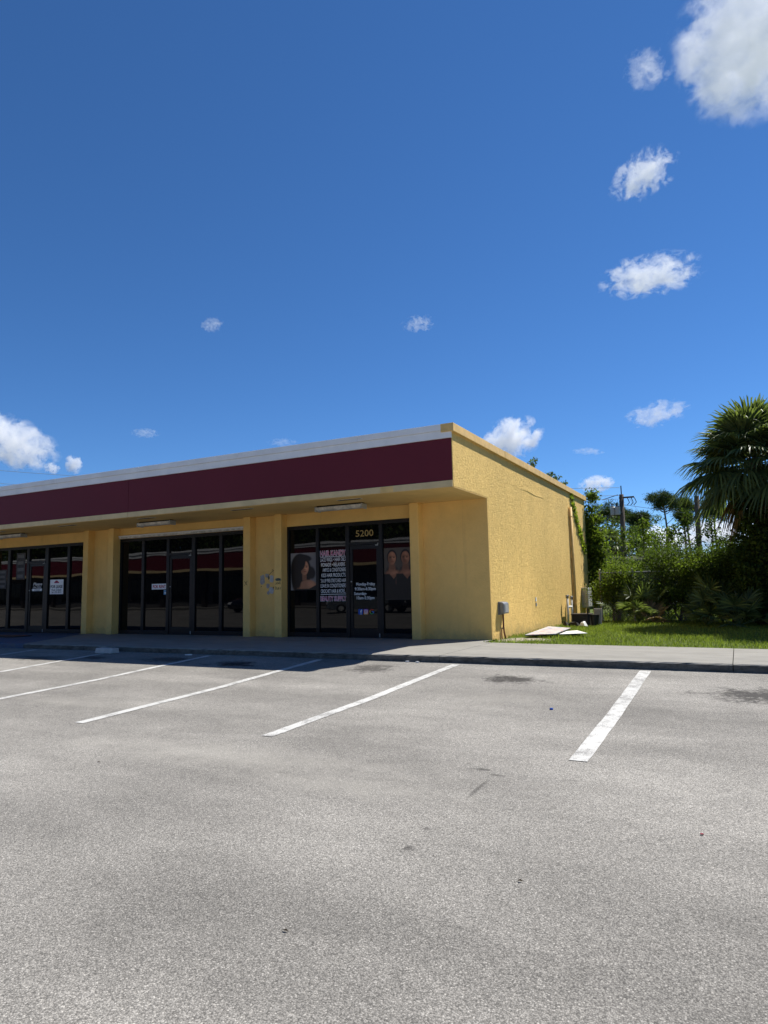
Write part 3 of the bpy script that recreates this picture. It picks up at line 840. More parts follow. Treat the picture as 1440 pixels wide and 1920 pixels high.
def paint_two(X, Z, w):
    img = np.zeros(X.shape+(3,)); img[:] = (0.085, 0.066, 0.050)
    hair = (0.010, 0.008, 0.008); sk = (0.36, 0.15, 0.078)
    for cx, tn in ((0.29, 0.3), (0.77, -0.3)):
        img = over(img, sstep(ell(X, Z, cx*w, 0.46, 0.25*w, 0.20), 0.03), hair)
        body = np.minimum(ell(X, Z, cx*w, 0.34, 0.34*w, 0.25), np.maximum(np.abs(X-cx*w)-0.09*w-0.9*np.clip(0.68-Z, 0, 1)**1.3*0.5, Z-0.70))
        img = over(img, sstep(body, 0.03), [k*0.75 for k in sk])
        img = over(img, sstep(ell(X, Z, (cx+0.08)*w, 0.52, 0.14*w, 0.03, 0.2), 0.03)*0.5, [k*1.6 for k in sk])
        img = head(img, X, Z, cx*w, 0.80, 0.125, tn, sk, hair, False)
        img = over(img, sstep(np.maximum(Z-(0.50-1.1*np.clip(0.09-np.abs(X-cx*w-0.03), 0, 0.09)), np.abs(X-cx*w)-0.34*w), 0.014), (0.007, 0.007, 0.008))
    img = over(img, sstep(Z-0.30, 0.03), (0.006, 0.006, 0.007))
    return img
poster('poster', 'tall poster of one long-haired woman in a black top, left glass of the hair shop', -5.04, -4.305, 1.10, 1.99, paint_one)
poster('poster', 'tall dark poster of two women in black tops, right of the hair shop door', -2.485, -1.79, 0.84, 2.0, paint_two)

o = thing('rent_sign', 'small white sign with red FOR RENT lettering on the middle storefront', 'sign', (-9.38, GY, 1.2))
MB().box(-9.665, -9.105, GY-0.002, GY+0.0008, 1.205, 1.355).build('board', M['vinyl_white'], o)
text_obj('lettering', 'FOR RENT', -9.625, -9.145, 1.235, 1.325, GY-0.0035, M['ink_red'], o, 0.03)
o = thing('door_sticker', 'small pale blue sticker just below the rent sign', 'sticker', (-9.16, GY, 1.10))
MB().box(-9.22, -9.11, GY-0.001, GY+0.0008, 1.06, 1.185).build('sheet', plain('sticker_blue', (0.16, 0.36, 0.55), 0.5), o)
MB().box(-9.20, -9.13, GY-0.002, GY-0.0015, 1.09, 1.12).build('print', M['vinyl_white'], o)

o = thing('lease_sign', 'white FOR LEASE sign with red emblem and phone number, left storefront', 'sign', (-13.6, GY, 1.13))
MB().box(-13.90, -13.30, GY-0.003, GY+0.0008, 1.14, 1.575).build('board', M['vinyl_white'], o)
text_obj('lettering', 'FOR LEASE', -13.87, -13.33, 1.32, 1.41, GY-0.0045, M['ink_black'], o, 0.03)
text_obj('lettering', 'Paula Golaski', -13.82, -13.38, 1.24, 1.30, GY-0.0045, M['ink_black'], o, 0.01)
text_obj('lettering', '561-707-0012', -13.82, -13.38, 1.17, 1.225, GY-0.0045, M['ink_black'], o, 0.01)
b = MB(); b.poly([(x, GY-0.0045, z) for x, z in ((-13.71, 1.47), (-13.49, 1.47), (-13.50, 1.50), (-13.545, 1.52), (-13.57, 1.545), (-13.64, 1.545), (-13.67, 1.52), (-13.70, 1.505))])
b.build('emblem', M['ink_red'], o)
MB().box(-13.66, -13.54, GY-0.0052, GY-0.0048, 1.487, 1.500).build('emblem_band', M['ink_blue'], o)

o = thing('door_notice', 'white slanted Please Use Other Door lettering with arrow on the left door', 'lettering', (-14.5, DY, 1.24))
text_obj('text_line', 'Please', -14.69, -14.27, 1.415, 1.505, DY, M['vinyl_white'], o, 0.01, 0.25)
text_obj('text_line', 'Use Other', -14.69, -14.29, 1.345, 1.395, DY, M['vinyl_white'], o, 0.006, 0.25)
MB().poly([(x, DY, z) for x, z in ((-14.75, 1.285), (-14.70, 1.328), (-14.70, 1.322), (-14.27, 1.322), (-14.27, 1.250), (-14.70, 1.250), (-14.70, 1.243))]).build('arrow', M['vinyl_white'], o)
text_obj('text_line', 'Door', -14.62, -14.34, 1.258, 1.315, DY-0.001, M['ink_black'], o, 0.015, 0.25)

# grey sheets standing in for a sign's reflection in the far-left pane
for (x0, x1, z0, z1, lab) in ((-15.55, -15.12, 1.62, 2.45, 'tall faint grey sheet painted as a mirrored sign in the far left shop window'), (-16.6, -16.02, 1.35, 1.95, 'wide faint grey sheet painted as a mirrored sign at the left edge of the far left window')):
    o = thing('painted_reflection', lab, 'flyer', ((x0+x1)/2, GY, z0))
    MB().box(x0, x1, GY-0.001, GY+0.0008, z0, z1).build('sheet', plain('reflection_grey', (0.06, 0.06, 0.06), 0.6, var=0.4), o)
    n = 4
    for k in range(n):
        zz = z1-(k+0.75)*(z1-z0)/n
        MB().box(x0+0.06, x1-0.06-0.03*(k % 2), GY-0.0022, GY-0.0015, zz, zz+(z1-z0)/n*0.5).build('reflection_block', plain('flyer_print', (0.16, 0.16, 0.155), 0.6, var=0.5, scale=40), o)

# ------------------------------------------------------------------ things on the lot and the walk
def wheel_stop():
    o = thing('wheel_stop', 'short pale concrete wheel stop block at the shaded kerb', 'wheel stop', (-7.1, -3.45, lot_z(-3.45)))
    z = lot_z(-3.45)
    b = MB(); b.prism([(-3.62, z), (-3.40, z), (-3.425, z+0.105), (-3.595, z+0.105)], 0, -7.42, -6.93)
    b.build('block', M['kerb_block'], o, 0.012)
    MB().lathe((-7.0, -3.51, z+0.1045), [(0.014, 0), (0.014, 0.004)], 10).build('pin', M['dark_brown'], o)
wheel_stop()
o = thing('door_mat', 'flat reddish brown mat on the blue ramp by the left door', 'mat', (-13.6, -1.5, 0))
b = MB(); b.prism([(-15.2, -1.15), (-13.02, -1.12), (-12.86, -1.3), (-12.95, -1.75), (-15.2, -1.9)], 2, -0.006, 0.012); b.build('rubber', plain('mat_edge', (0.03, 0.025, 0.022), 0.8), o, 0.004)
b = MB(); b.prism([(-15.1, -1.22), (-13.06, -1.19), (-12.95, -1.34), (-13.02, -1.66), (-15.1, -1.8)], 2, 0.0125, 0.017); b.build('pile', plain('mat_pile', (0.20, 0.095, 0.06), 0.95, var=0.3, scale=25, bump=0.5), o)
o = thing('bottle_cap', 'tiny blue bottle cap lying on the open asphalt', 'cap', (2.68, -6.05, lot_z(-6.05)))
MB().lathe((2.68, -6.05, lot_z(-6.05)), [(0.019, 0), (0.019, 0.012), (0.016, 0.017)], 14).build('shell', plain('blue_plastic', (0.02, 0.09, 0.4), 0.4), o)
o = thing('red_scrap', 'tiny red plastic scrap on the asphalt, nearest the camera', 'litter', (4.27, -9.1, lot_z(-9.1)))
b = MB(); z = lot_z(-9.1)+0.004; b.prism([(4.260, -9.097), (4.275, -9.094), (4.279, -9.102), (4.263, -9.105)], 2, z, z+0.006); b.build('piece', plain('red_plastic', (0.38, 0.03, 0.05), 0.4), o)
for i, (x, y, lab) in enumerate(((-0.33, -3.34, 'small white paper crumb against the sunlit kerb'), (-0.14, -3.36, 'slightly smaller white crumb right of the other one by the kerb'), (-5.0, -3.42, 'pale paper scrap by the shaded kerb right of the wheel stop'))):
    s = 0.03 if i != 2 else 0.07
    z = lot_z(y)+0.003
    b = MB(); b.prism([(x-s, y-s*.5), (x+s*.3, y-s*.6), (x+s, y+s*.2), (x-s*.2, y+s*.6)], 2, z, z+0.018); tag(b.build('paper_scrap', M['white']), lab, 'litter', 'paper scraps by the kerb')
for i, (x, y, lab) in enumerate(((2.71, -10.9, 'dark dry leaf on the asphalt, low centre of the lot'), (3.5, -10.05, 'small dry leaf on the asphalt right of the lot centre'), (-0.4, -9.3, 'small dark leaf lying on the left of the open asphalt'))):
    z = lot_z(y)+0.004; s = 0.012
    b = MB(); b.v = [(x-s*1.4, y, z), (x, y-s*.6, z+.006), (x+s*1.4, y, z+.002), (x, y+s*.6, z+.008)]; b.f = [(0, 1, 2), (0, 2, 3)]
    tag(b.build('dry_leaf', plain('dry_leaf', (0.09, 0.065, 0.04), 0.9)), lab, 'leaf', 'dry leaves on the lot')

# ------------------------------------------------------------------ on and by the sunny side wall
o = thing('meter_box', 'grey plastic utility box with conduits near the front corner of the side wall', 'utility box', (0, 0.62, 0.48))
b = MB(); b.box(0.001, 0.03, 0.44, 0.80, 0.49, 0.765); b.build('back_plate', M['grey_metal'], o)
b = MB(); b.prism([(0.031, 0.50), (0.125, 0.515), (0.135, 0.535), (0.135, 0.715), (0.105, 0.755), (0.031, 0.762)], 1, 0.45, 0.79); b.build('cover', M['grey_metal'], o, 0.018)
MB().box(0.1355, 0.139, 0.52, 0.74, 0.54, 0.70).build('door_panel', M['grey_light'], o, 0.002)
b = MB(); b.tube([(0.05, 0.62, 0.50), (0.05, 0.62, 0.25), (0.055, 0.64, 0.10), (0.07, 0.70, -0.05)], 0.018, 8); b.build('conduit', M['red_conduit'], o, smooth=True)
b = MB(); b.tube([(0.03, 0.55, 0.20), (0.025, 0.55, 0.10), (0.03, 0.56, -0.05)], 0.011, 8); b.build('conduit', M['red_conduit'], o, smooth=True)
b = MB(); b.tube([(0.03, 0.545, 0.20), (0.05, 0.63, 0.21)], 0.013, 8); b.build('clamp', M['dark_brown'], o, smooth=True)
o = thing('wall_outlet', 'little white outlet plate low on the side wall', 'outlet', (0, 3.5, 0.6))
MB().box(0.001, 0.012, 3.44, 3.53, 0.70, 0.80).build('plate', M['white'], o, 0.003)
MB().box(0.001, 0.020, 3.45, 3.52, 0.58, 0.66).build('cover', M['grey_light'], o, 0.003)
o = thing('downpipe', 'yellow painted vertical pipe up the rear of the side wall', 'pipe', (0.06, 7.86, 0))
b = MB(); b.tube([(0.05, 7.86, -0.05), (0.05, 7.86, 3.52)], 0.045, 12); b.build('pipe', M['trim_yellow'], o, smooth=True)
for z in (0.5, 1.9, 3.2): MB().box(0.001, 0.10, 7.80, 7.92, z, z+0.03).build('strap', M['trim_yellow'], o)
o = thing('water_pipes', 'pair of white plastic water pipes standing against the side wall', 'pipe', (0.1, 6.6, 0))
for y, h in ((6.42, 0.74), (6.95, 0.70)):
    b = MB(); b.tube([(0.13, y, -0.05), (0.13, y, h)], 0.032, 10); b.build('riser', M['pvc'], o, smooth=True)
    b = MB(); b.tube([(0.13, y, h-0.02), (0.13, y, h+0.07)], 0.045, 10); b.build('valve', M['galv'], o, smooth=True)
    b = MB(); b.tube([(0.09, y, h+0.05), (0.19, y, h+0.05)], 0.016, 8); b.build('valve_lever', M['galv'], o)
b = MB(); b.tube([(0.13, 6.42, 0.46), (0.13, 6.95, 0.46)], 0.032, 10); b.build('cross_pipe', M['pvc'], o, smooth=True)
o = thing('service_cabinet', 'tall light grey electrical cabinet at the far end of the side wall', 'cabinet', (0.1, 9.5, 0.3))
MB().box(0.001, 0.20, 9.1, 9.75, 0.36, 1.0).build('case', M['grey_light'], o, 0.01)
MB().box(0.201, 0.208, 9.13, 9.72, 0.39, 0.97).build('door', M['grey_light'], o, 0.004)
b = MB(); b.tube([(0.1, 9.4, 0.36), (0.1, 9.4, -0.05)], 0.03, 8); b.build('conduit', M['galv'], o)
o = thing('discarded_cabinet', 'low dark brown metal cabinet dumped on the grass by the wall', 'cabinet', (0.62, 5.95, -0.03))
b = MB(); b.box(0.38, 0.86, 5.72, 6.2, -0.03, 0.27); b.build('body', M['dark_brown'], o, 0.015)
MB().box(0.36, 0.88, 5.70, 6.22, 0.272, 0.295).build('top', M['dark_brown'], o, 0.008)
MB().box(0.40, 0.84, 5.712, 5.719, 0.0, 0.25).build('front_panel', M['black'], o)
o = thing('trash_bin', 'small black plastic bin right of the discarded cabinet', 'bin', (1.06, 5.95, -0.03))
b = MB(); b.lathe((0.99, 5.80, -0.03), [(0.09, 0.0), (0.12, 0.28), (0.132, 0.285), (0.132, 0.30)], 16); b.build('body', M['black'], o)
b = MB(); b.lathe((0.99, 5.80, 0.272), [(0.11, 0.0), (0.11, 0.006)], 16); b.build('liner', M['dark_brown'], o)
o = thing('leaning_panel', 'beige plastic panel leaning behind the black bin', 'panel', (1.0, 6.4, -0.03))
b = MB(); b.prism([(6.28, -0.03), (6.32, -0.03), (6.46, 0.42), (6.42, 0.42)], 0, 0.86, 1.08); b.build('board', plain('beige_plastic', (0.36, 0.34, 0.28), 0.6), o, 0.01)
b = MB(); b.prism([(6.262, 0.02), (6.278, 0.02), (6.411, 0.38), (6.395, 0.38)], 0, 0.89, 1.05); b.build('inset', plain('beige_plastic_dark', (0.28, 0.265, 0.22), 0.6), o, 0.004)
o = thing('black_stick', 'thin black stick leaning on the discarded cabinet', 'stick', (0.8, 5.7, 0))
b = MB(); b.tube([(0.80, 5.66, 0.0), (0.84, 5.71, 0.44)], 0.018, 7); b.build('rod', M['black'], o)
for i, (pts, z, lab, cat, mat) in enumerate((
    ([(0.28, 5.5), (0.62, 5.36), (0.66, 5.52), (0.34, 5.66)], 0.03, 'dark crumpled plastic heap in front of the cabinet', 'litter', 'black'),
    ([(0.64, 5.40), (0.80, 5.32), (0.86, 5.48), (0.72, 5.56)], 0.05, 'white torn sheet in front of the cabinet', 'litter', 'white'),
    ([(0.22, 5.30), (0.36, 5.26), (0.38, 5.40), (0.24, 5.44)], 0.04, 'brown lump of rubbish at the foot of the wall', 'litter', 'dark_brown'))):
    b = MB(); cx = sum(p[0] for p in pts)/4; cy = sum(p[1] for p in pts)/4
    b.v = [(x, y, -0.03+random.uniform(0, 0.03)) for x, y in pts] + [((x+cx)/2+random.uniform(-.03, .03), (y+cy)/2+random.uniform(-.03, .03), z+random.uniform(0, 0.08)) for x, y in pts] + [(cx, cy, z+0.06)]
    for k in range(4):
        j = (k+1) % 4; b.f += [(k, j, 4+j, 4+k), (4+k, 4+j, 8)]
    tag(b.build('rubbish', M[mat]), lab, cat)
# sign boards thrown on the grass
t = NT('faded_sign_print'); p_ = t.pos()
n1 = t.noise(t.mapping(p_, (2.2, 3.2, 0)), 2.2, 2, 0.5); n2 = t.noise(t.mapping(p_, (2.0, 3.0, 0), (4, 2, 0)), 2.4, 2, 0.5)
c_ = t.mix(t.math('MULTIPLY', t.ramp(n1, [(0.57, 0.0), (0.61, 1.0)]), 0.75), (0.50, 0.49, 0.47), (0.42, 0.12, 0.11))
c_ = t.mix(t.math('MULTIPLY', t.ramp(n2, [(0.58, 0.0), (0.62, 1.0)]), 0.75), c_, (0.10, 0.17, 0.42))
t.principled(c_, 0.5, None, 0, 0.4); M['sign_print'] = t.m
def board(pts, z, th, mat, parent, name):
    b = MB(); n = len(pts)
    b.v = [(x, y, zz) for (x, y, zz) in pts] + [(x, y, zz-th) for (x, y, zz) in pts]
    b.f = [tuple(range(n)), tuple(range(2*n-1, n-1, -1))] + [(i, n+i, n+(i+1) % n, (i+1) % n) for i in range(n)]
    return b.build(name, mat, parent)
o = thing('sign_board', 'large white printed sign board lying on the grass beside the wall', 'board', (0.6, 2.3, 0))
board([(0.42, 0.92, 0.05), (1.00, 1.18, 0.06), (0.86, 3.35, 0.055), (0.17, 3.95, 0.055)], 0, 0.012, M['sign_print'], o, 'face')
board([(0.42, 0.92, 0.036), (1.00, 1.18, 0.046), (0.86, 3.35, 0.041), (0.17, 3.95, 0.041)], 0, 0.010, M['black'], o, 'backing')
o = thing('white_board', 'plain white wedge-shaped board scrap on the grass beyond the printed board', 'board', (1.25, 1.8, 0))
board([(1.04, 1.40, 0.04), (1.60, 1.58, 0.055), (1.18, 2.55, 0.05), (1.0, 2.3, 0.045)], 0, 0.010, M['white'], o, 'face')
o = thing('roof_vent_pipe', 'dark vent pipe poking above the roof edge at the left', 'vent pipe', (-12.2, 1.2, 3.95))
b = MB(); b.tube([(-12.2, 1.2, 3.95), (-12.2, 1.2, 4.70)], 0.06, 10); b.build('pipe', M['galv'], o)
b = MB(); b.lathe((-12.2, 1.2, 4.68), [(0.10, 0.0), (0.13, 0.05), (0.05, 0.12)], 12); b.build('cowl', M['dark_brown'], o)

# ================================================================== VEGETATION
def leaf_cloud(P, size, seed, ratio=0.5, up=0.35):
    """one folded leaf (two triangles) at each point of P"""
    r = np.random.default_rng(seed); n = len(P)
    d = r.normal(size=(n, 3)); d[:, 2] -= 0.25; d /= np.linalg.norm(d, axis=1)[:, None]
    nn = r.normal(size=(n, 3)); nn[:, 2] = np.abs(nn[:, 2])+up
    s = np.cross(d, nn); s /= np.linalg.norm(s, axis=1)[:, None]+1e-9
    k = np.cross(s, d)
    L = size*(0.6+0.8*r.random(n))[:, None]
    w = L*ratio*0.5
    a = P-d*L*0.5; b = P+d*L*0.5; m = P-k*L*0.06
    v = np.stack([a, m+s*w+k*L*0.1, b, m-s*w+k*L*0.1], 1).reshape(-1, 3)
    i = np.arange(n)[:, None]*4
    f = np.concatenate([i+np.array([[0, 1, 2]]), i+np.array([[0, 2, 3]])], 1).reshape(-1, 3)
    return v, f
def clumps(c, rad, n, seed, flat=1.0, low=-0.6):
    """clump centres through an uneven crown"""
    r = np.random.default_rng(seed)
    d = r.normal(size=(n*3, 3)); d /= np.linalg.norm(d, axis=1)[:, None]
    d = d[d[:, 2] > low][:n]
    rr = (0.35+0.65*r.random(len(d))**0.6)[:, None]*(0.75+0.4*r.random(len(d)))[:, None]
    return np.asarray(c)+d*rr*np.asarray(rad)
def foliage(cl, per, spread, size, seed, ratio=0.5):
    r = np.random.default_rng(seed+99)
    P = []
    for q in cl:
        k = int(per*(0.5+r.random()))
        P.append(q+r.normal(size=(k, 3))*spread*np.array([1, 1, 0.75])*(0.7+0.6*r.random()))
    return leaf_cloud(np.concatenate(P), size, seed, ratio)
def shrub(name, label, cat, x, y, h, rad, seed, mat='leaf_dark', nclump=34, per=240, size=0.066, group=None, low=-0.9, base=0.0, ratio=0.5, spread=0.20, stems=7, zc=None):
    o = thing(name, label, cat, (x, y, base-0.03), group)
    c = np.array([x, y, zc if zc is not None else base+h*0.52]); R_ = np.array([rad, rad, h*0.50 if zc is None else (h-zc)])
    cl = clumps(c, R_, nclump, seed, low=low); cl[:, 2] = np.maximum(cl[:, 2], base+0.12)
    b = MB(); r = random.Random(seed)
    for k in range(stems):
        q = cl[k*len(cl)//stems]; m = (x+(q[0]-x)*0.35+r.uniform(-.1, .1), y+(q[1]-y)*0.35+r.uniform(-.1, .1), base+(q[2]-base)*0.55)
        b.tube([(x+r.uniform(-.12, .12), y+r.uniform(-.12, .12), base-0.05), m, tuple(q)], [0.028, 0.018, 0.006], 5)
    b.build('stem', M['bark'], o)
    o.children[-1]['kind'] = 'stuff'
    v, f = foliage(cl, int(per*1.6), spread, size, seed, ratio)
    v[:, 2] = np.maximum(v[:, 2], base-0.01)
    mesh_np('foliage', v, f, M[mat], o)
    return o

# --- the thicket right of the building
G = 'shrubs of the thicket'
shrub('shrub', 'bright leafy bush right at the rear corner of the building', 'shrub', 1.2, 8.3, 1.85, 0.5, 11, 'leaf_mid', 26, 260, group=G)
shrub('shrub', 'dark bush behind the leaning post of the wire fence', 'shrub', 2.3, 8.6, 2.0, 0.8, 12, 'leaf_dark', 34, 260, group=G)
shrub('shrub', 'dense bush in the middle of the thicket below the tall pine', 'shrub', 3.05, 8.2, 2.1, 0.9, 13, 'leaf_dark', 40, 260, group=G)
shrub('shrub', 'sunlit-topped bush in the thicket below the bare grey trunk', 'shrub', 3.75, 7.9, 2.15, 0.85, 14, 'leaf_mid', 36, 260, group=G)
shrub('shrub', 'tall bush left against the vine-covered palm trunk', 'shrub', 4.4, 7.6, 2.3, 0.7, 15, 'leaf_dark', 40, 260, group=G)
shrub('shrub', 'deep shaded bush under the palm crown', 'shrub', 5.0, 6.9, 2.3, 0.8, 16, 'leaf_dark', 40, 260, group=G)
shrub('shrub', 'shaded bush right of the palm trunk at the picture edge', 'shrub', 5.95, 6.4, 2.6, 0.9, 17, 'leaf_dark', 40, 240, group=G)
shrub('shrub', 'big dark bush past the right edge of the picture', 'shrub', 7.3, 6.0, 3.0, 1.2, 18, 'leaf_dark', 40, 240, group=G)
shrub('shrub', 'low spreading bush behind the fence in the gap', 'shrub', 1.55, 10.4, 0.8, 0.7, 19, 'leaf_dark', 20, 200, group=G)
shrub('shrub', 'loose light green bush behind the thicket, left', 'shrub', 1.3, 12.2, 2.0, 0.9, 20, 'leaf_mid', 26, 130, group=G, low=-0.3)
shrub('shrub', 'loose bush rising behind the middle of the thicket', 'shrub', 2.9, 11.3, 2.0, 1.1, 21, 'leaf_mid', 34, 200, group=G)
shrub('shrub', 'bushy green crown behind the thicket, left of the palm', 'shrub', 4.6, 10.6, 2.75, 0.9, 22, 'leaf_mid', 36, 240, group=G)
shrub('shrub', 'bushy crown behind the palm trunk', 'shrub', 6.2, 9.8, 3.2, 1.2, 23, 'leaf_dark', 36, 240, group=G)
# --- airy saplings over the thicket
def sapling(label, x, y, h, seed, mat='leaf_mid', spreadx=0.5, nleaf=620, lean=0.0, bare=0.45):
    o = thing('sapling', label, 'sapling', (x, y, -0.03), 'thin saplings over the thicket')
    r = random.Random(seed); rr = np.random.default_rng(seed)
    b = MB(); top = (x+lean, y, h)
    trunk = [(x, y, -0.05), (x+lean*0.3+r.uniform(-.05, .05), y, h*0.4), (x+lean*0.7+r.uniform(-.06, .06), y, h*0.75), top]
    b.tube(trunk, [0.030, 0.022, 0.013, 0.004], 6)
    tips = []
    for k in range(11):
        f = bare+(1-bare)*k/11.0
        zx = x+lean*f; a = r.uniform(0, 2*math.pi); L = spreadx*(1.25-f)*r.uniform(0.6, 1.2)
        s = (zx, y, h*f); e = (zx+L*math.cos(a), y+L*math.sin(a), h*f+L*r.uniform(0.5, 1.0))
        b.tube([s, e], [0.010, 0.003], 4, False); tips.append((s, e))
    b.build('trunk', M['bark'], o)
    P = []
    for s, e in tips+[(trunk[2], top)]:
        k = nleaf//12; u = rr.random((k, 1))**0.7
        P.append(np.array(s)+(np.array(e)-np.array(s))*u+rr.normal(size=(k, 3))*0.075)
    v, f = leaf_cloud(np.concatenate(P), 0.10, seed)
    mesh_np('foliage', v, f, M[mat], o)
sapling('thin leafy sapling standing between the utility pole and the tall pine', 1.75, 11.6, 3.35, 31, 'leaf_mid', 0.45, 700)
sapling('forked bare-stemmed sapling just left of the tall pine trunk', 2.35, 11.8, 3.0, 32, 'leaf_mid', 0.4, 380, 0.15)
sapling('open airy sapling with dark leaves in front of the bare grey trunk', 3.15, 10.2, 3.35, 33, 'leaf_dark', 0.75, 760)
sapling('spreading sapling right of the bare grey trunk', 3.75, 10.4, 3.15, 34, 'leaf_dark', 0.8, 620, 0.2)
sapling('thin sapling in front of the far left trees', 0.95, 12.6, 3.15, 35, 'leaf_mid', 0.5, 500, -0.1)
sapling('slender sapling between the two pine trunks', 2.65, 10.9, 3.0, 36, 'leaf_mid', 0.55, 480, 0.1)

# --- fan leaves for palms and palmettos
def fan_leaf(origin, az, el, pet, blade, seed, span=2.3, nseg=26, droop=0.35, sag=0.15, wseg=0.045):
    """costapalmate leaf: petiole and a folded fan of narrow segments; returns (v, f3 quads), petiole points"""
    r = random.Random(seed)
    ca, sa = math.cos(az), math.sin(az)
    def W(l, s, u):     # l along the leaf, s sideways, u up, before drooping
        hx = l*math.cos(el)-u*math.sin(el); hz = l*math.sin(el)+u*math.cos(el)
        x = hx*ca-s*sa; y = hx*sa+s*ca
        R2 = math.hypot(math.hypot(x, y), 0)
        return [origin[0]+x, origin[1]+y, origin[2]+hz-sag*(max(l, 0)/(pet+blade))**2*(pet+blade)*math.cos(el)]
    v = []; f = []
    for i in range(nseg):
        th = -span+2*span*i/(nseg-1)+r.uniform(-0.03, 0.03)
        Ls = blade*(1.0-0.30*abs(th)/span)*r.uniform(0.9, 1.05)
        dirl, dirs = math.cos(th), math.sin(th)
        fold = -0.22*abs(dirs)
        n0 = len(v)
        for q, wd in ((0.04, 0.25), (0.48, 1.0), (0.72, 0.72), (0.90, 0.38), (1.0, 0.05)):
            l = pet+dirl*Ls*q; s = dirs*Ls*q
            dr = droop*Ls*max(0, q-0.45)**2*2.2*r.uniform(0.75, 1.25)
            u = fold*Ls*q*0.9
            w = wseg*wd*0.5
            for sg in (-1, 1):
                p = W(l-sg*dirs*w, s+sg*dirl*w, u+(0.014*sg*(1 if i % 2 else -1)*wd))
                p[2] -= dr
                v.append(p)
        for k in range(4):
            a = n0+2*k; f.append((a, a+1, a+3, a+2))
    pts = [tuple(W(pet*t, 0, 0)) for t in (0, 0.35, 0.7, 1.0)]
    return v, f, pts
def fan_crown(o, origin, leaves, mat, pet_mat, name='frond'):
    """leaves: list of dicts; every frond is a part of its own"""
    for k, d in enumerate(leaves):
        v, f, pts = fan_leaf(origin, **d)
        b = MB(); b.tube(pts, [0.022, 0.017, 0.013, 0.009], 5)
        n = len(v)
        v = v+[tuple(p) for p in b.v]
        quads = f+[tuple(i+n for i in q) for q in b.f if len(q) == 4]
        mesh_np(name, np.array(v), np.array(quads), M[mat] if not d.get('dry') else M['frond_dry'], o)
def palm(label, x, y, hc, seed, nleaf=46, pet=0.95, blade=0.95, vine=True, trunk_r=0.20, group=None):
    o = thing('cabbage_palm', label, 'palm tree', (x, y, -0.05), group)
    r = random.Random(seed)
    b = MB(); pts = []; rad = []
    for k in range(15):
        f = k/14; pts.append((x+0.06*math.sin(f*3), y, -0.1+f*(hc+0.1))); rad.append(trunk_r*(1.05-0.15*f)+0.012*(k % 2))
    b.tube(pts, rad, 14); b.build('trunk', M['palm_bark'], o, smooth=True)
    ga = 2.39996
    dead = max(6, nleaf//5)
    for k in range(nleaf):
        f = (k+0.5)/nleaf
        el = math.radians(84-f*108)+r.uniform(-0.10, 0.10)
        d = dict(az=k*ga+r.uniform(-.2, .2), el=el, pet=pet*r.uniform(0.8, 1.1)*(0.75+0.35*f), blade=blade*r.uniform(0.85, 1.1), seed=seed*100+k, droop=0.22+0.38*f, sag=0.07+0.08*f)
        v, fc, pp = fan_leaf((x+0.06*math.sin(3), y, hc-0.25*f), nseg=44, span=2.0, wseg=0.058, **d)
        bb = MB(); bb.tube(pp, [0.022, 0.017, 0.013, 0.009], 5)
        n = len(v); quads = fc+[tuple(i+n for i in q) for q in bb.f if len(q) == 4]
        mesh_np('frond', np.array(v+[list(p) for p in bb.v]), np.array(quads), M['frond'], o)
    for k in range(dead):
        d = dict(az=k*ga*1.3+r.uniform(-.3, .3), el=math.radians(-58+r.uniform(-18, 12)), pet=pet*r.uniform(0.6, 0.9), blade=blade*r.uniform(0.7, 0.95), seed=seed*100+500+k, droop=0.5, sag=0.1)
        v, fc, pp = fan_leaf((x, y, hc-0.30), nseg=20, span=1.1, wseg=0.05, **d)
        mesh_np('dry_frond', np.array(v), np.array(fc), M['frond_dry'], o)
    return o
palm('tall cabbage palm with drooping fan fronds and vine-covered trunk at the right', 5.15, 6.6, 4.3, 3, 60, 0.95, 1.14)
palm('second cabbage palm past the right edge, fronds reaching into the sky', 7.35, 5.0, 5.2, 5, 40, 0.85, 1.1)
# vine thicket clothing the palm trunk
o = thing('trunk_vine', 'dense dark vine wrapped round the tall palm trunk', 'vine', (5.15, 6.6, -0.03))
r = np.random.default_rng(44); n = 9000
a = r.random(n)*2*np.pi; z = 3.35*r.random(n)**0.9; R_ = (0.24+0.42*r.random(n)**0.8)*(1.15-0.16*z+0.35*np.sin(a*2+z*2.3)**2)
P = np.stack([5.15+R_*np.cos(a), 6.6+R_*np.sin(a), z+0.05], 1)
v, f = leaf_cloud(P, 0.10, 45, 0.75); mesh_np('foliage', v, f, M['leaf_dark'], o)
b = MB()
for k in range(5):
    pts = [(5.15+(0.24+0.03*math.sin(t*2))*math.cos(k*1.3+t*0.9), 6.6+(0.24+0.03*math.sin(t*2))*math.sin(k*1.3+t*0.9), t*0.42) for t in range(9)]
    b.tube(pts, 0.015, 5)
b.build('stem', M['bark'], o); o.children[-1]['kind'] = 'stuff'

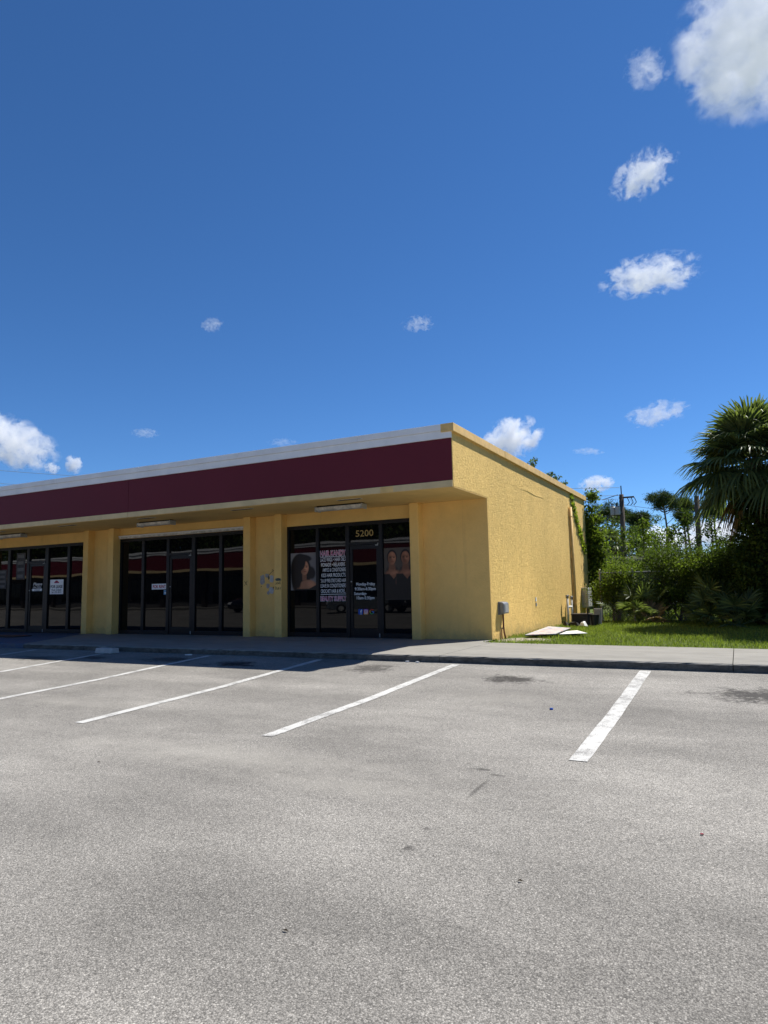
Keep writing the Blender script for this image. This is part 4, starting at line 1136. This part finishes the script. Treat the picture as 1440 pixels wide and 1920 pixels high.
# saw palmettos along the foot of the thicket
def palmetto(label, x, y, seed, n=11, pet=0.55, blade=0.5, dry=False, low=8):
    o = thing('saw_palmetto', label, 'palmetto', (x, y, -0.03), 'saw palmettos along the thicket')
    r = random.Random(seed)
    for k in range(n):
        d = dict(az=k*2.4+r.uniform(-.3, .3), el=math.radians(r.uniform(low, 75)), pet=pet*r.uniform(0.7, 1.2), blade=blade*r.uniform(0.8, 1.15), seed=seed*50+k, droop=0.15, sag=0.10)
        v, fc, pp = fan_leaf((x, y, 0.02), nseg=20, span=1.75, wseg=0.04, **d)
        bb = MB(); bb.tube(pp, [0.012, 0.01, 0.008, 0.006], 5)
        m = len(v); quads = fc+[tuple(i+m for i in q) for q in bb.f if len(q) == 4]
        vv = np.array(v+[list(p) for p in bb.v]); vv[:, 2] = np.maximum(vv[:, 2], -0.01)
        mesh_np('frond', vv, np.array(quads), M['frond_dry' if dry else 'frond'], o)
palmetto('saw palmetto with upright fans by the fence post', 1.95, 7.3, 61, 12, 0.85, 0.55, low=25)
palmetto('saw palmetto spreading over the grass below the palm crown', 3.75, 5.85, 62, 12, 0.55, 0.55)
palmetto('rightmost saw palmetto with fans hanging onto the shaded grass', 4.5, 5.4, 63, 13, 0.6, 0.55)
palmetto('small brown dried palmetto at the foot of the thicket', 2.35, 6.95, 64, 6, 0.35, 0.38, True)
palmetto('large saw palmetto half hidden inside the dark thicket', 4.1, 7.0, 65, 12, 0.95, 0.6, low=35)

# --- background trees
def broad_tree(label, x, y, h, rad, seed, mat='leaf_dark', name='tree', per=220, nclump=46, size=0.16, group='trees beyond the fence', zc=0.62, spread=0.34, trunk_r=0.14):
    o = thing(name, label, 'tree', (x, y, -0.3), group)
    r = random.Random(seed)
    c = (x, y, h*zc); cl = clumps(c, (rad, rad, h*(1-zc)*0.95), nclump, seed, low=-0.75)
    b = MB(); b.tube([(x, y, -0.35), (x+r.uniform(-.2, .2), y, h*0.35), (x+r.uniform(-.3, .3), y, h*0.8)], [trunk_r, trunk_r*0.75, trunk_r*0.25], 8); b.build('trunk', M['bark'], o)
    b = MB()
    for k in range(9):
        q = cl[k*len(cl)//9]; b.tube([(x, y, h*(0.3+0.04*k)), tuple((np.array((x, y, h*0.5))+q)/2), tuple(q)], [trunk_r*0.4, trunk_r*0.25, 0.01], 5, False)
    b.build('limbs', M['bark'], o); o.children[-1]['kind'] = 'stuff'
    v, f = foliage(cl, per, spread, size, seed)
    mesh_np('crown', v, f, M[mat], o)
broad_tree('dark round-topped tree just right of the building, far back', -3.1, 33.5, 6.2, 1.6, 71, per=130, nclump=34)
broad_tree('dark tree with open crown behind the utility pole', -1.2, 36.0, 5.9, 1.7, 72, per=130, nclump=34)
broad_tree('feathery olive tree right of the utility pole', 0.8, 24.5, 4.0, 1.0, 73, 'leaf_mid', size=0.12, per=60)
broad_tree('low light green tree at the foot of the utility pole', -0.9, 21.5, 2.3, 1.3, 74, 'leaf_mid', size=0.12)
broad_tree('wide green tree low behind the pines', 3.2, 30.0, 2.4, 2.6, 75, 'leaf_mid', size=0.14)
broad_tree('green tree behind the palm trunk, far right', 9.0, 20.0, 5.0, 2.4, 76, 'leaf_dark', size=0.14)
broad_tree('tall shade tree past the right edge of the grass', 10.8, 6.5, 6.5, 2.4, 77, 'leaf_dark', per=260, size=0.14)
broad_tree('broad tree behind the far house', -6.0, 36.0, 5.5, 2.6, 78, 'leaf_dark')
# small far cabbage palm
o = thing('cabbage_palm', 'small far cabbage palm with brown skirt left of the utility pole', 'palm tree', (-2.05, 27.8, -0.3))
b = MB(); b.tube([(-2.05, 27.8, -0.3), (-2.05, 27.8, 3.3)], 0.2, 10); b.build('trunk', M['palm_bark'], o)
for k in range(30):
    f_ = (k+.5)/30; d = dict(az=k*2.4, el=math.radians(80-f_*130), pet=0.65, blade=0.75, seed=800+k, droop=0.4, sag=0.15)
    v, fc, pp = fan_leaf((-2.05, 27.8, 3.4), nseg=16, span=2.1, wseg=0.09, **d)
    mesh_np('frond', np.array(v), np.array(fc), M['frond' if k < 23 else 'frond_dry'], o)

def pine(label, x, y, h, seed, crown_w, crown_h, tr=0.14, lean=0.0):
    o = thing('slash_pine', label, 'pine tree', (x, y, -0.4), 'slash pines beyond the thicket')
    r = random.Random(seed); rr = np.random.default_rng(seed)
    b = MB(); zb = h-crown_h
    axis = lambda z: (x+lean*(z/h)+0.10*math.sin(z*0.9+seed), y, z)
    b.tube([axis(z) for z in np.linspace(-0.4, h*0.96, 9)], np.linspace(tr, tr*0.25, 9).tolist(), 8); b.build('trunk', M['pine_bark'], o, smooth=True)
    b = MB(); tips = []
    for k in range(15):
        z0 = zb-0.5+crown_h*0.75*r.random(); a = r.uniform(0, 2*math.pi); L = crown_w*r.uniform(0.55, 1.0)*(1.0 if k < 11 else 0.6)
        s = axis(z0); e = (s[0]+L*math.cos(a), s[1]+L*math.sin(a), min(h-0.1, z0+L*r.uniform(0.45, 0.95)))
        m = ((s[0]+e[0])/2, (s[1]+e[1])/2, (s[2]+e[2])/2-0.12)
        b.tube([s, m, e], [0.05, 0.035, 0.012], 5, False); tips.append(e)
        tips.append(((m[0]+e[0])/2+r.uniform(-.2, .2), (m[1]+e[1])/2+r.uniform(-.2, .2), (m[2]+e[2])/2+0.3))
    for k in range(3):     # dead lower branches
        z0 = zb*r.uniform(0.55, 0.9); a = r.uniform(0, 6.28); s = axis(z0)
        b.tube([s, (s[0]+0.9*math.cos(a), s[1]+0.9*math.sin(a), z0+0.5), (s[0]+1.3*math.cos(a+.3), s[1]+1.3*math.sin(a+.3), z0+1.0)], [0.03, 0.02, 0.006], 4, False)
    b.build('limbs', M['pine_bark'], o); o.children[-1]['kind'] = 'stuff'
    for k in range(22):
        a = r.uniform(0, 6.28); q = math.sqrt(r.random())
        tips.append((axis(h)[0]+crown_w*q*math.cos(a), y+crown_w*q*math.sin(a), h-crown_h*(0.55*q*q*r.uniform(0.3, 1.3)+0.42*r.random())))
    P = []
    for q in tips:
        k = 150; P.append(np.array(q)+rr.normal(size=(k, 3))*np.array([0.20, 0.20, 0.15]))
    v, f = leaf_cloud(np.concatenate(P), 0.22, seed, 0.16, 0.0)
    mesh_np('crown', v, f, M['needle'], o)
pine('tallest slash pine with flat spreading crown above the thicket', -0.80, 51.0, 9.3, 91, 1.2, 1.7, 0.17)
pine('slash pine right of the tallest, crown touching the palm fronds', 0.75, 55.5, 9.1, 92, 1.0, 1.9, 0.16, -0.1)
pine('slender pine between the far dark trees and the utility pole', -2.3, 44.0, 6.9, 96, 0.8, 1.6, 0.10)
pine('thin leaning pine between the two pine trunks', 0.15, 52.0, 7.4, 93, 0.35, 0.5, 0.09, 0.7)
pine('pine crown half hidden behind the palm fronds', 3.2, 50.0, 8.0, 94, 1.1, 1.6, 0.14)
pine('dark pine behind the far left trees', -4.6, 46.0, 8.0, 95, 1.5, 2.0, 0.16)
# dead trunk and bare trunks
o = thing('bare_trunk', 'straight bare grey trunk standing in front of the palm crown edge', 'trunk', (3.03, 21.8, -0.3))
b = MB(); b.tube([(2.98, 21.9, -0.4), (3.02, 21.8, 2.5), (3.08, 21.65, 5.2)], [0.14, 0.125, 0.115], 12); b.build('shaft', bark_mat('grey_trunk', (0.13, 0.10, 0.075)), o, smooth=True)
for i, (x, y, h, lab) in enumerate(((5.9, 22.0, 4.6, 'left of two dead thin trunks under the palm crown'), (6.15, 22.3, 4.3, 'right of two dead thin trunks under the palm crown'))):
    o = thing('dead_trunk', lab, 'trunk', (x, y, -0.3), 'dead thin trunks')
    b = MB(); b.tube([(x, y, -0.4), (x-0.05, y, h*0.5), (x-0.15, y, h)], [0.09, 0.07, 0.05], 7)
    for k in range(3): b.tube([(x-0.08, y, h*(0.6+0.12*k)), (x-0.08+(-1)**k*0.4, y, h*(0.72+0.12*k))], [0.025, 0.008], 4)
    b.build('shaft', M['bark'], o)

# --- vines and sprigs on the building
def vine_strip(name, label, path, n, spread, size, mat, seed, ratio=0.7, xmin=0.004):
    o = thing(name, label, 'vine', path[0]); rr = np.random.default_rng(seed)
    b = MB(); b.tube(path, 0.007, 5); b.build('stem', M['bark'], o)
    seg = rr.integers(0, len(path)-1, n); u = rr.random((n, 1)); A = np.array(path)
    P = A[seg]+(A[seg+1]-A[seg])*u+rr.normal(size=(n, 3))*np.array(spread)
    v, f = leaf_cloud(P, size, seed, ratio); v[:, 0] = np.maximum(v[:, 0], xmin)
    mesh_np('foliage', v, f, M[mat], o)
vine_strip('wall_vine', 'lime green vine slanting down the rear of the side wall', [(0.03, 8.2, 3.95), (0.03, 8.55, 3.5), (0.03, 9.05, 3.05), (0.03, 9.5, 2.6), (0.03, 9.95, 2.2)], 520, (0.02, 0.09, 0.08), 0.09, 'leaf_lime', 101)
o = shrub('corner_vine', 'tall green vine mass climbing the rear corner of the building', 'vine', 0.12, 10.85, 4.05, 0.30, 102, 'leaf_mid', 40, 190, 0.11, low=-0.95, spread=0.16)
for i, (y, h, lab) in enumerate(((4.0, 0.36, 'tallest weed sprouting from the side coping, nearest the front'), (5.75, 0.22, 'middle weed sprouting from the side coping'), (6.55, 0.20, 'weed leaning out just behind the middle one on the coping'), (7.55, 0.14, 'smallest weed on the coping, nearest the rear'))):
    o = thing('roof_weed', lab, 'weed', (-0.06, y, 4.14), 'weeds growing on the side coping'); rr = np.random.default_rng(110+i)
    b = MB()
    for k in range(4): b.tube([(-0.06, y+0.05*k-0.1, 4.13), (-0.06+0.03*k, y+0.12*k-0.2, 4.13+h*(0.6+0.13*k))], [0.006, 0.002], 4)
    b.build('stem', M['bark'], o); o.children[-1]['kind'] = 'stuff'
    u = rr.random((110, 1)); kk = rr.integers(0, 4, 110)[:, None]
    P = np.concatenate([-0.06+0.03*kk*u, y+0.05*kk-0.1+(0.07*kk-0.1)*u, 4.15+h*(0.6+0.13*kk)*u], 1)+rr.normal(size=(110, 3))*0.03
    v, f = leaf_cloud(P, 0.075, 120+i); mesh_np('foliage', v, f, M['leaf_dark'], o)

# --- grass: blades as one mass
def grass_blades(name, n, xr, yr, hmin, hmax, width, seed, clear=()):
    rr = np.random.default_rng(seed)
    x = xr[0]+(xr[1]-xr[0])*rr.random(n); y = yr[0]+(yr[1]-yr[0])*rr.random(n)
    keep = np.ones(n, bool)
    edge = -0.66-0.055*np.clip(x, 0, 4.4)+0.05*np.sin(x*5)+0.04*np.sin(x*17)+0.05*rr.normal(size=n)
    keep &= y > edge
    for (cx, cy, rad, p) in clear: keep &= ~(((x-cx)**2+(y-cy)**2 < rad*rad) & (rr.random(n) < p))
    dens = 0.55+0.45*np.sin(x*2.1+1.3*np.sin(y*1.7))*np.cos(y*1.9+x*0.7)
    keep &= rr.random(n) < 0.55+0.45*dens
    x, y = x[keep], y[keep]; n = len(x)
    h = hmin+(hmax-hmin)*rr.random(n)**1.6
    a = rr.random(n)*2*np.pi; b = rr.random(n)*2*np.pi; L = h*(0.15+0.7*rr.random(n))
    z = lawn_h(x, y)-0.005
    wx, wy = np.cos(a)*width*0.5, np.sin(a)*width*0.5
    mx, my = np.cos(b)*L*0.3, np.sin(b)*L*0.3
    v = np.stack([np.stack([x-wx, y-wy, z], 1), np.stack([x+wx, y+wy, z], 1), np.stack([x+wx*0.7+mx, y+wy*0.7+my, z+h*0.6], 1), np.stack([x-wx*0.7+mx, y-wy*0.7+my, z+h*0.6], 1), np.stack([x+np.cos(b)*L, y+np.sin(b)*L, z+h*(1-0.15*L/h)], 1)], 1).reshape(-1, 3)
    i = np.arange(n)[:, None]*5
    f = np.concatenate([i+np.array([[0, 1, 2]]), i+np.array([[0, 2, 3]]), i+np.array([[3, 2, 4]])], 1).reshape(-1, 3)
    return mesh_np(name, v, f, M['grass'])
tag(grass_blades('grass', 110000, (0.0, 13.0), (-0.95, 8.0), 0.03, 0.10, 0.010, 131, ((0.5, 0.45, 0.55, 0.93), (0.6, 5.6, 0.45, 0.6), (0.7, 2.3, 0.5, 0.4))), 'short sunlit lawn grass between the walk and the thicket', 'grass', kind='stuff')
tag(grass_blades('grass', 26000, (0.2, 9.0), (8.0, 24.0), 0.06, 0.22, 0.02, 132), 'taller rough grass beyond the wire fence', 'grass', kind='stuff')

# --- wire fence, utility pole, house and cables
o = thing('wire_fence', 'rusty chain link fence with steel posts half hidden in the thicket', 'fence', (1.9, 8.1, -0.03))
FYY = 8.05
for x in (0.8, 1.74, 4.4, 7.0, 9.6):
    b = MB(); b.tube([(x, FYY, -0.1), (x, FYY, 1.52)], 0.028, 8); b.lathe((x, FYY, 1.515), [(0.036, 0), (0.03, 0.03), (0.006, 0.045)], 8); b.build('post', M['galv'], o)
b = MB(); b.tube([(0.75, FYY, 1.44), (10, FYY, 1.44)], 0.020, 8); b.build('top_rail', M['galv'], o)
b = MB(); st = 0.07
for k in range(int(9.3/st)+22):
    for sg in (1, -1):
        x0 = 0.75+(k-21)*st if sg == 1 else 0.75+k*st
        x1 = x0+sg*1.44
        z0, z1 = 0.0, 1.43
        if sg == 1:
            if x1 < 0.75 or x0 > 10: continue
            if x0 < 0.75: z0 += (0.75-x0)*z1/1.44; x0 = 0.75
        else:
            if x0 < 0.75 or x1 > 10: continue
            if x1 < 0.75: z1 = z1*(x0-0.75)/1.44; x1 = 0.75
        b.tube([(x0, FYY+0.03+0.004*sg, z0), (x1, FYY+0.03+0.004*sg, z1)], 0.0022, 3, False)
w = b.build('wire_mesh', M['galv'], o); w['kind'] = 'stuff'

U0 = (-1.05, 26.35)
o = thing('utility_pole', 'wooden utility pole with two grey transformers beyond the thicket', 'utility pole', (U0[0], U0[1], -0.3))
b = MB(); b.tube([(U0[0], U0[1], -0.5), (U0[0]+0.02, U0[1], 3), (U0[0]+0.08, U0[1], 6.15)], [0.17, 0.15, 0.12], 12); b.build('pole', M['wood_pole'], o, smooth=True)
b = MB(); b.tube([(U0[0]+0.08, U0[1], 6.1), (U0[0]+0.08, U0[1], 6.65)], 0.03, 8); b.build('pin', M['dark_brown'], o)
for k, (dx, dy) in enumerate(((-0.40, -0.14), (-0.13, -0.26))):
    cx, cy = U0[0]+dx, U0[1]+dy
    b = MB(); b.lathe((cx, cy, 4.98), [(0.125, 0), (0.14, 0.02), (0.14, 0.42), (0.15, 0.44), (0.11, 0.48)], 18); tr_ = b.build('transformer', M['grey_light'], o, smooth=False); tr_['_w'] = [0, 0, 0]
    b = MB(); b.lathe((cx-0.04, cy, 5.44), [(0.03, 0), (0.05, 0.06), (0.03, 0.1), (0.05, 0.16), (0.02, 0.24)], 10); b.build('bushing', M['dark_brown'], tr_)
    MB().box(cx-0.03, U0[0]+0.05, cy+0.10, U0[1], 5.1, 5.16).build('bracket', M['galv'], o)
b = MB(); b.box(U0[0]-0.05, U0[0]+0.75, U0[1]-0.10, U0[1]+0.02, 5.92, 6.0); b.build('cross_arm', M['wood_pole'], o)
for k, dx in enumerate((0.35, 0.55, 0.72)):
    b = MB(); b.tube([(U0[0]+dx, U0[1]-0.05, 6.0), (U0[0]+dx+0.08, U0[1]-0.1, 5.85), (U0[0]+dx+0.15, U0[1]-0.1, 5.65), (U0[0]+dx, U0[1]-0.05, 5.5)], 0.022, 6); b.build('cutout', M['dark_brown'], o)
b = MB(); b.tube([(U0[0]-0.95, U0[1]-0.2, 5.9), (U0[0]-0.1, U0[1], 6.15)], 0.02, 6); b.build('arm_brace', M['dark_brown'], o)
def cable(label, A, Bp, sag, rad=0.011):
    pts = [tuple(Vector(A).lerp(Vector(Bp), t/24.0)+Vector((0, 0, -4*sag*(t/24.0)*(1-t/24.0)))) for t in range(25)]
    tag(MB().tube(pts, rad, 5).build('power_cable', M['cable']), label, 'cable', 'overhead cables')
M['cable'] = plain('cable_grey', (0.30, 0.30, 0.30), 0.5)
cable('upper overhead cable running left from the utility pole behind the roof', (U0[0], U0[1], 6.55), (-62, 2.0, 13.2), 1.4)
cable('middle overhead cable running left from the utility pole behind the roof', (U0[0], U0[1], 6.1), (-62, 2.0, 12.1), 1.4)
cable('lower overhead cable running left from the utility pole behind the roof', (U0[0], U0[1], 5.9), (-62, 2.0, 11.0), 1.4)
cable('slack cable running right from the pole behind the pines', (U0[0], U0[1], 5.6), (30, 32, 5.0), 1.6)
cable('thin guy wire slanting down right from the pole top', (U0[0]+0.5, U0[1], 5.9), (2.6, 27.5, 0.0), 0.0, 0.008)
o = thing('small_house', 'low pale house with dark roof glimpsed behind the thicket', 'house', (-0.5, 24.8, -0.3))
MB().box(-4.6, 1.5, 23.4, 27.0, -0.4, 2.15).build('wall', plain('house_wall', (0.48, 0.48, 0.46), 0.8, var=0.2, scale=1.5), o)
b = MB(); b.prism([(23.0, 2.12), (27.4, 2.12), (27.4, 2.26), (25.2, 2.60), (23.0, 2.26)], 0, -4.9, 1.75); b.build('roof', plain('house_roof', (0.06, 0.055, 0.05), 0.9, var=0.3), o)
w = MB().box(-0.2, 0.7, 23.34, 23.398, 0.9, 1.75).build('window', M['white'], o); w['_w'] = [0, 0, 0]
MB().box(-0.13, 0.63, 23.325, 23.339, 0.97, 1.68).build('pane', M['glass'], w)

# ================================================================== ACROSS THE LOT (seen mirrored in the glass)
o = thing('facing_building', 'long strip mall wing across the lot, mirrored in the shop glass', 'building', (-35, -36, -0.3))
OY = -36.0
MB().box(-85, -8, OY-9, OY, -0.4, 4.6).build('wall', plain('grey_stucco', (0.09, 0.085, 0.08), 0.8, var=0.15), o)
MB().box(-85.2, -7.8, OY+0.002, OY+1.8, 3.35, 4.75).build('fascia', M['burgundy'], o)
MB().box(-85.3, -7.7, OY-0.3, OY+1.86, 4.752, 5.15).build('parapet', M['white_cap'], o)
MB().box(-85.35, -7.65, OY+1.862, OY+1.90, 4.93, 4.97).build('parapet_groove', M['black'], o)
MB().box(-85.2, -7.8, OY+1.802, OY+1.83, 3.12, 3.34).build('trim', M['beige'], o)
for k in range(14):
    x = -83+k*5.4
    w = MB().box(x, x+3.9, OY+0.003, OY+0.05, 0.2, 2.7).build('window', M['bronze'], o); w['_w'] = [0, 0, 0]
    for j in range(4): MB().box(x+0.08+j*0.96, x+0.90+j*0.96, OY+0.052, OY+0.06, 0.3, 2.6).build('pane', M['glass'], w)
    MB().box(x+4.3, x+4.75, OY+0.004, OY+0.3, -0.3, 3.1).build('column', M['dark_brown'], o)
MB().box(-86, -7, OY+0.01, OY+3.2, -0.5, -0.2).build('kerb', M['concrete'], o)
for k in range(11):
    broad_tree('tall dark tree, number %s from the left in the row behind the facing building' % ('one two three four five six seven eight nine ten eleven'.split()[k]), -88+k*7.6, -50+2*math.sin(k*2.1), 13.5+1.5*math.sin(k*1.7), 5.4, 300+k, 'leaf_dark', per=150, nclump=70, size=0.55, group='trees behind the facing building', zc=0.55, spread=0.9, trunk_r=0.3)

def car(label, loc, rz, paint, kind, name):
    """side profile lofted across the width; the nose points to +x before turning"""
    o = thing(name, label, 'car', loc, None)
    o.rotation_euler = (0, 0, rz)
    L = 5.0 if kind == 'van' else 5.4
    if kind == 'van':
        body = [(-2.45, 0.45), (-2.5, 0.95), (-2.4, 1.05), (1.35, 1.08), (2.15, 0.92), (2.45, 0.72), (2.5, 0.40), (2.3, 0.25), (-2.3, 0.28)]
        cab = [(-2.42, 1.05), (-2.2, 1.62), (-1.9, 1.74), (0.1, 1.74), (0.55, 1.66), (1.5, 1.07)]
        wheels = (1.55, -1.5)
    else:
        body = [(-2.65, 0.55), (-2.7, 1.05), (-0.6, 1.08), (1.3, 1.12), (2.45, 1.05), (2.65, 0.85), (2.68, 0.5), (2.4, 0.38), (-2.5, 0.4)]
        cab = [(-0.75, 1.08), (-0.6, 1.72), (-0.3, 1.82), (0.6, 1.80), (1.35, 1.12)]
        wheels = (1.75, -1.7)
    def loft(prof, widths, nm, mat, parent):
        b = MB(); n = len(prof)
        cx = sum(p[0] for p in prof)/n; cz = sum(p[1] for p in prof)/n
        for (yw, s) in widths:
            for (x, z) in prof: b.v.append((cx+(x-cx)*s, yw, cz+(z-cz)*s))
        for k in range(len(widths)-1):
            for i in range(n):
                j = (i+1) % n; b.f.append((k*n+i, k*n+j, (k+1)*n+j, (k+1)*n+i))
        b.f.append(tuple(range(n-1, -1, -1))); b.f.append(tuple(range((len(widths)-1)*n, len(widths)*n)))
        me = b.build(nm, mat, None, 0.03, False); me.parent = parent; return me
    loft(body, ((-0.93, 0.93), (-0.88, 1.0), (0.88, 1.0), (0.93, 0.93)), 'body', paint, o)
    loft(cab, ((-0.72, 0.90), (-0.66, 1.0), (0.66, 1.0), (0.72, 0.90)), 'cabin', paint, o)
    def panel(pts, nm, mat):
        b = MB(); b.poly(pts); p = b.build(nm, mat, None); p.parent = o
    cxs = [p[0] for p in cab]; top = max(p[1] for p in cab)
    for sg in (-1, 1):
        y = sg*0.735
        x0, x1 = min(cxs)+0.30, max(cxs)-0.40
        panel([(x0, y+sg*0.02, 1.12), (x1, y+sg*0.02, 1.12), (x1-0.62, y-sg*0.03, top-0.14), (x0+0.12, y-sg*0.03, top-0.14)], 'side_window', M['glass'])
    a, c = cab[-1], cab[-2]
    panel([(a[0]+0.015, -0.62, a[1]+0.03), (a[0]+0.015, 0.62, a[1]+0.03), (c[0]+0.035, 0.56, c[1]+0.005), (c[0]+0.035, -0.56, c[1]+0.005)], 'windscreen', M['glass'])
    nose = max(p[0] for p in body)
    for sg in (-1, 1):
        b = MB(); b.prism([(nose-0.28, 0.70), (nose-0.02, 0.62), (nose-0.02, 0.74), (nose-0.32, 0.86)], 1, sg*0.885 if sg < 0 else 0.55, sg*0.55 if sg < 0 else 0.885)
        p = b.build('headlight', M['white'], None, 0.02); p.parent = o
    b = MB(); b.box(nose-0.03, nose+0.02, -0.5, 0.5, 0.42, 0.60); p = b.build('grille', M['black'], None); p.parent = o
    for wx in wheels:
        for sg in (-1, 1):
            b = MB(); R0 = 0.34
            b.tube([(wx, sg*0.72, R0), (wx, sg*0.955, R0)], R0, 22); ty = b.build('wheel', M['black'], None, 0.02); ty.parent = o
            b = MB(); b.tube([(wx, sg*0.93, R0), (wx, sg*0.965, R0)], 0.20, 14); rm = b.build('rim', M['grey_light'], None, 0.01); rm.parent = ty
    return o
M['car_silver'] = plain('silver_car_paint', (0.22, 0.25, 0.27), 0.25, 0.6, var=0.03, spec=0.6)
M['car_black'] = plain('black_car_paint', (0.012, 0.012, 0.014), 0.2, 0.0, var=0.03, spec=0.6)
car('silver minivan parked across the lot, mirrored in the hair shop glass', (-17.0, -25.0, lot_z(-25)), math.radians(150), M['car_silver'], 'van', 'minivan')
car('black pickup truck parked across the lot, mirrored beside the minivan', (-13.0, -26.5, lot_z(-26.5)), math.radians(120), M['car_black'], 'pickup', 'pickup_truck')
car('dark car parked across the lot, mirrored in the middle storefront', (-27.0, -27.0, lot_z(-27)), math.radians(95), M['car_black'], 'van', 'parked_car')

# ================================================================== CLOUDS
# real volumes about 900 m up, out where they stand over the country beyond the building
def view_dir(px, py):
    v = _fw + _R*((px-720)/FPX) - _U*((py-960)/FPX)
    return v
def cloud_mat(name, tau, size, seed, soft, scale, stretch):
    t = NT(name)
    tc = t.n('TexCoord')
    q = tc.outputs['Object']
    m = t.n('Mapping'); m.inputs['Scale'].default_value = stretch; m.inputs['Location'].default_value = (seed*3.7, seed*1.3, seed*2.1)
    t.l(q, m.inputs['Vector'])
    n1 = t.noise(m.outputs[0], scale*1.15, 9, 0.66, 0.35)
    ln = t.n('VectorMath'); ln.operation = 'LENGTH'; t.l(q, ln.inputs[0])
    r2 = t.math('POWER', ln.outputs['Value'], 1.6)
    # flat-ish base: density falls faster towards the bottom
    base = t.math('SUBTRACT', 1.0, r2)
    d = t.math('ADD', t.math('MULTIPLY', base, 0.62), t.math('MULTIPLY', t.math('SUBTRACT', n1, 0.5), 3.0))
    d = t.math('SUBTRACT', d, soft)
    d = t.math('MULTIPLY', d, 6.0, clamp=True)
    d = t.math('MULTIPLY', d, t.math('MULTIPLY', t.math('SUBTRACT', 1.0, ln.outputs['Value']), 5.0, clamp=True))
    v = t.n('VolumePrincipled')
    v.inputs['Color'].default_value = (1.0, 1.0, 1.0, 1)
    v.inputs['Anisotropy'].default_value = 0.1
    t.l(t.math('MULTIPLY', d, tau/size), v.inputs['Density'])
    t.l(v.outputs[0], t.out.inputs['Volume'])
    return t.m
CLOUDS = [ # px, py, width, height (photograph pixels), tilt, tau, softness, noise scale, label
    (1425, 60, 300, 290, 0.5, 3.2, 0.17, 2.7, 'largest bright white cumulus cloud at the top right'),
    (1213, 130, 80, 92, 0.7, 0.9, 0.38, 1.8, 'thin torn wisp of cloud left of the largest cloud'),
    (1207, 327, 125, 78, 0.35, 2.4, 0.33, 1.7, 'ragged white cloud below the largest cloud'),
    (1218, 517, 182, 70, 0.0, 3.0, 0.30, 1.9, 'long flat-bottomed white cloud right of centre sky'),
    (1232, 776, 118, 48, 0.15, 1.6, 0.33, 1.8, 'small streaky cloud left of the palm crown'),
    (958, 822, 118, 78, 0.3, 3.6, 0.23, 1.8, 'bright puffy cloud rising behind the sloping roof edge'),
    (1118, 907, 66, 31, 0.0, 2.4, 0.22, 1.6, 'little oval cloud above the utility pole'),
    (8, 828, 185, 96, -0.25, 3.6, 0.22, 1.8, 'white cumulus cloud at the left edge above the roof'),
    (97, 878, 28, 22, 0.0, 1.8, 0.20, 1.5, 'faint tiny cloud just right of the left edge cloud'),
    (138, 871, 31, 36, 0.0, 2.5, 0.20, 1.5, 'small pale puff above the left part of the roof'),
    (398, 609, 44, 27, 0.3, 0.6, 0.30, 1.7, 'tiny faint wisp high in the left half of the sky'),
    (785, 607, 66, 32, 0.1, 0.7, 0.36, 1.9, 'tiny broken wisp high in the middle of the sky'),
    (273, 812, 54, 19, 0.0, 0.5, 0.30, 1.8, 'very faint flat wisp above the burgundy fascia, left half'),
    (532, 830, 62, 18, 0.0, 0.35, 0.32, 1.8, 'very faint flat wisp above the parapet, middle'),
    (1103, 846, 60, 14, -0.1, 0.6, 0.30, 1.8, 'thin flat streak of cloud above the little oval cloud'),
    (1235, 1015, 150, 60, 0.0, 4, 0.20, 1.6, 'low bright cloud behind the pine trunks'),
    (1345, 1000, 150, 60, 0.0, 4, 0.20, 1.6, 'low bright cloud under the palm crown'),
    (1420, 955, 110, 70, 0.0, 4, 0.20, 1.6, 'low bright cloud behind the palm trunk'),
]
for i, (px, py, w, h, tilt, tau, soft, sc, lab) in enumerate(CLOUDS):
    v = view_dir(px, py); el = math.asin(v.normalized().z)
    depth = min(900/max(math.sin(el), 0.05)/v.length, 9000)
    c = CAM + v*depth
    W, Hh = w/FPX*depth, h/FPX*depth
    me = bpy.data.meshes.new('cloud')
    bm = bmesh.new(); bmesh.ops.create_icosphere(bm, subdivisions=3, radius=1.0); bm.to_mesh(me); bm.free()
    o = bpy.data.objects.new('cloud', me); col.objects.link(o)
    D = 0.5*(W+Hh)
    o.location = c
    hor = Vector((v.x, v.y, 0)).normalized(); az = math.atan2(hor.y, hor.x)
    o.rotation_euler = Matrix.Rotation(az-math.pi/2, 3, 'Z').to_4x4().to_euler()
    rot = Matrix.Rotation(az-math.pi/2, 3, 'Z') @ Matrix.Rotation(-tilt, 3, 'Y')
    o.rotation_euler = rot.to_euler()
    o.scale = (W/2*1.15, D/2, Hh/2*1.15)
    k = W/max(Hh, 1)
    me.materials.append(cloud_mat('cloud_vapour', tau, D, i+1, soft, sc, (min(k, 1.9), 1.0, 1.0)))
    tag(o, lab, 'cloud', 'white clouds')
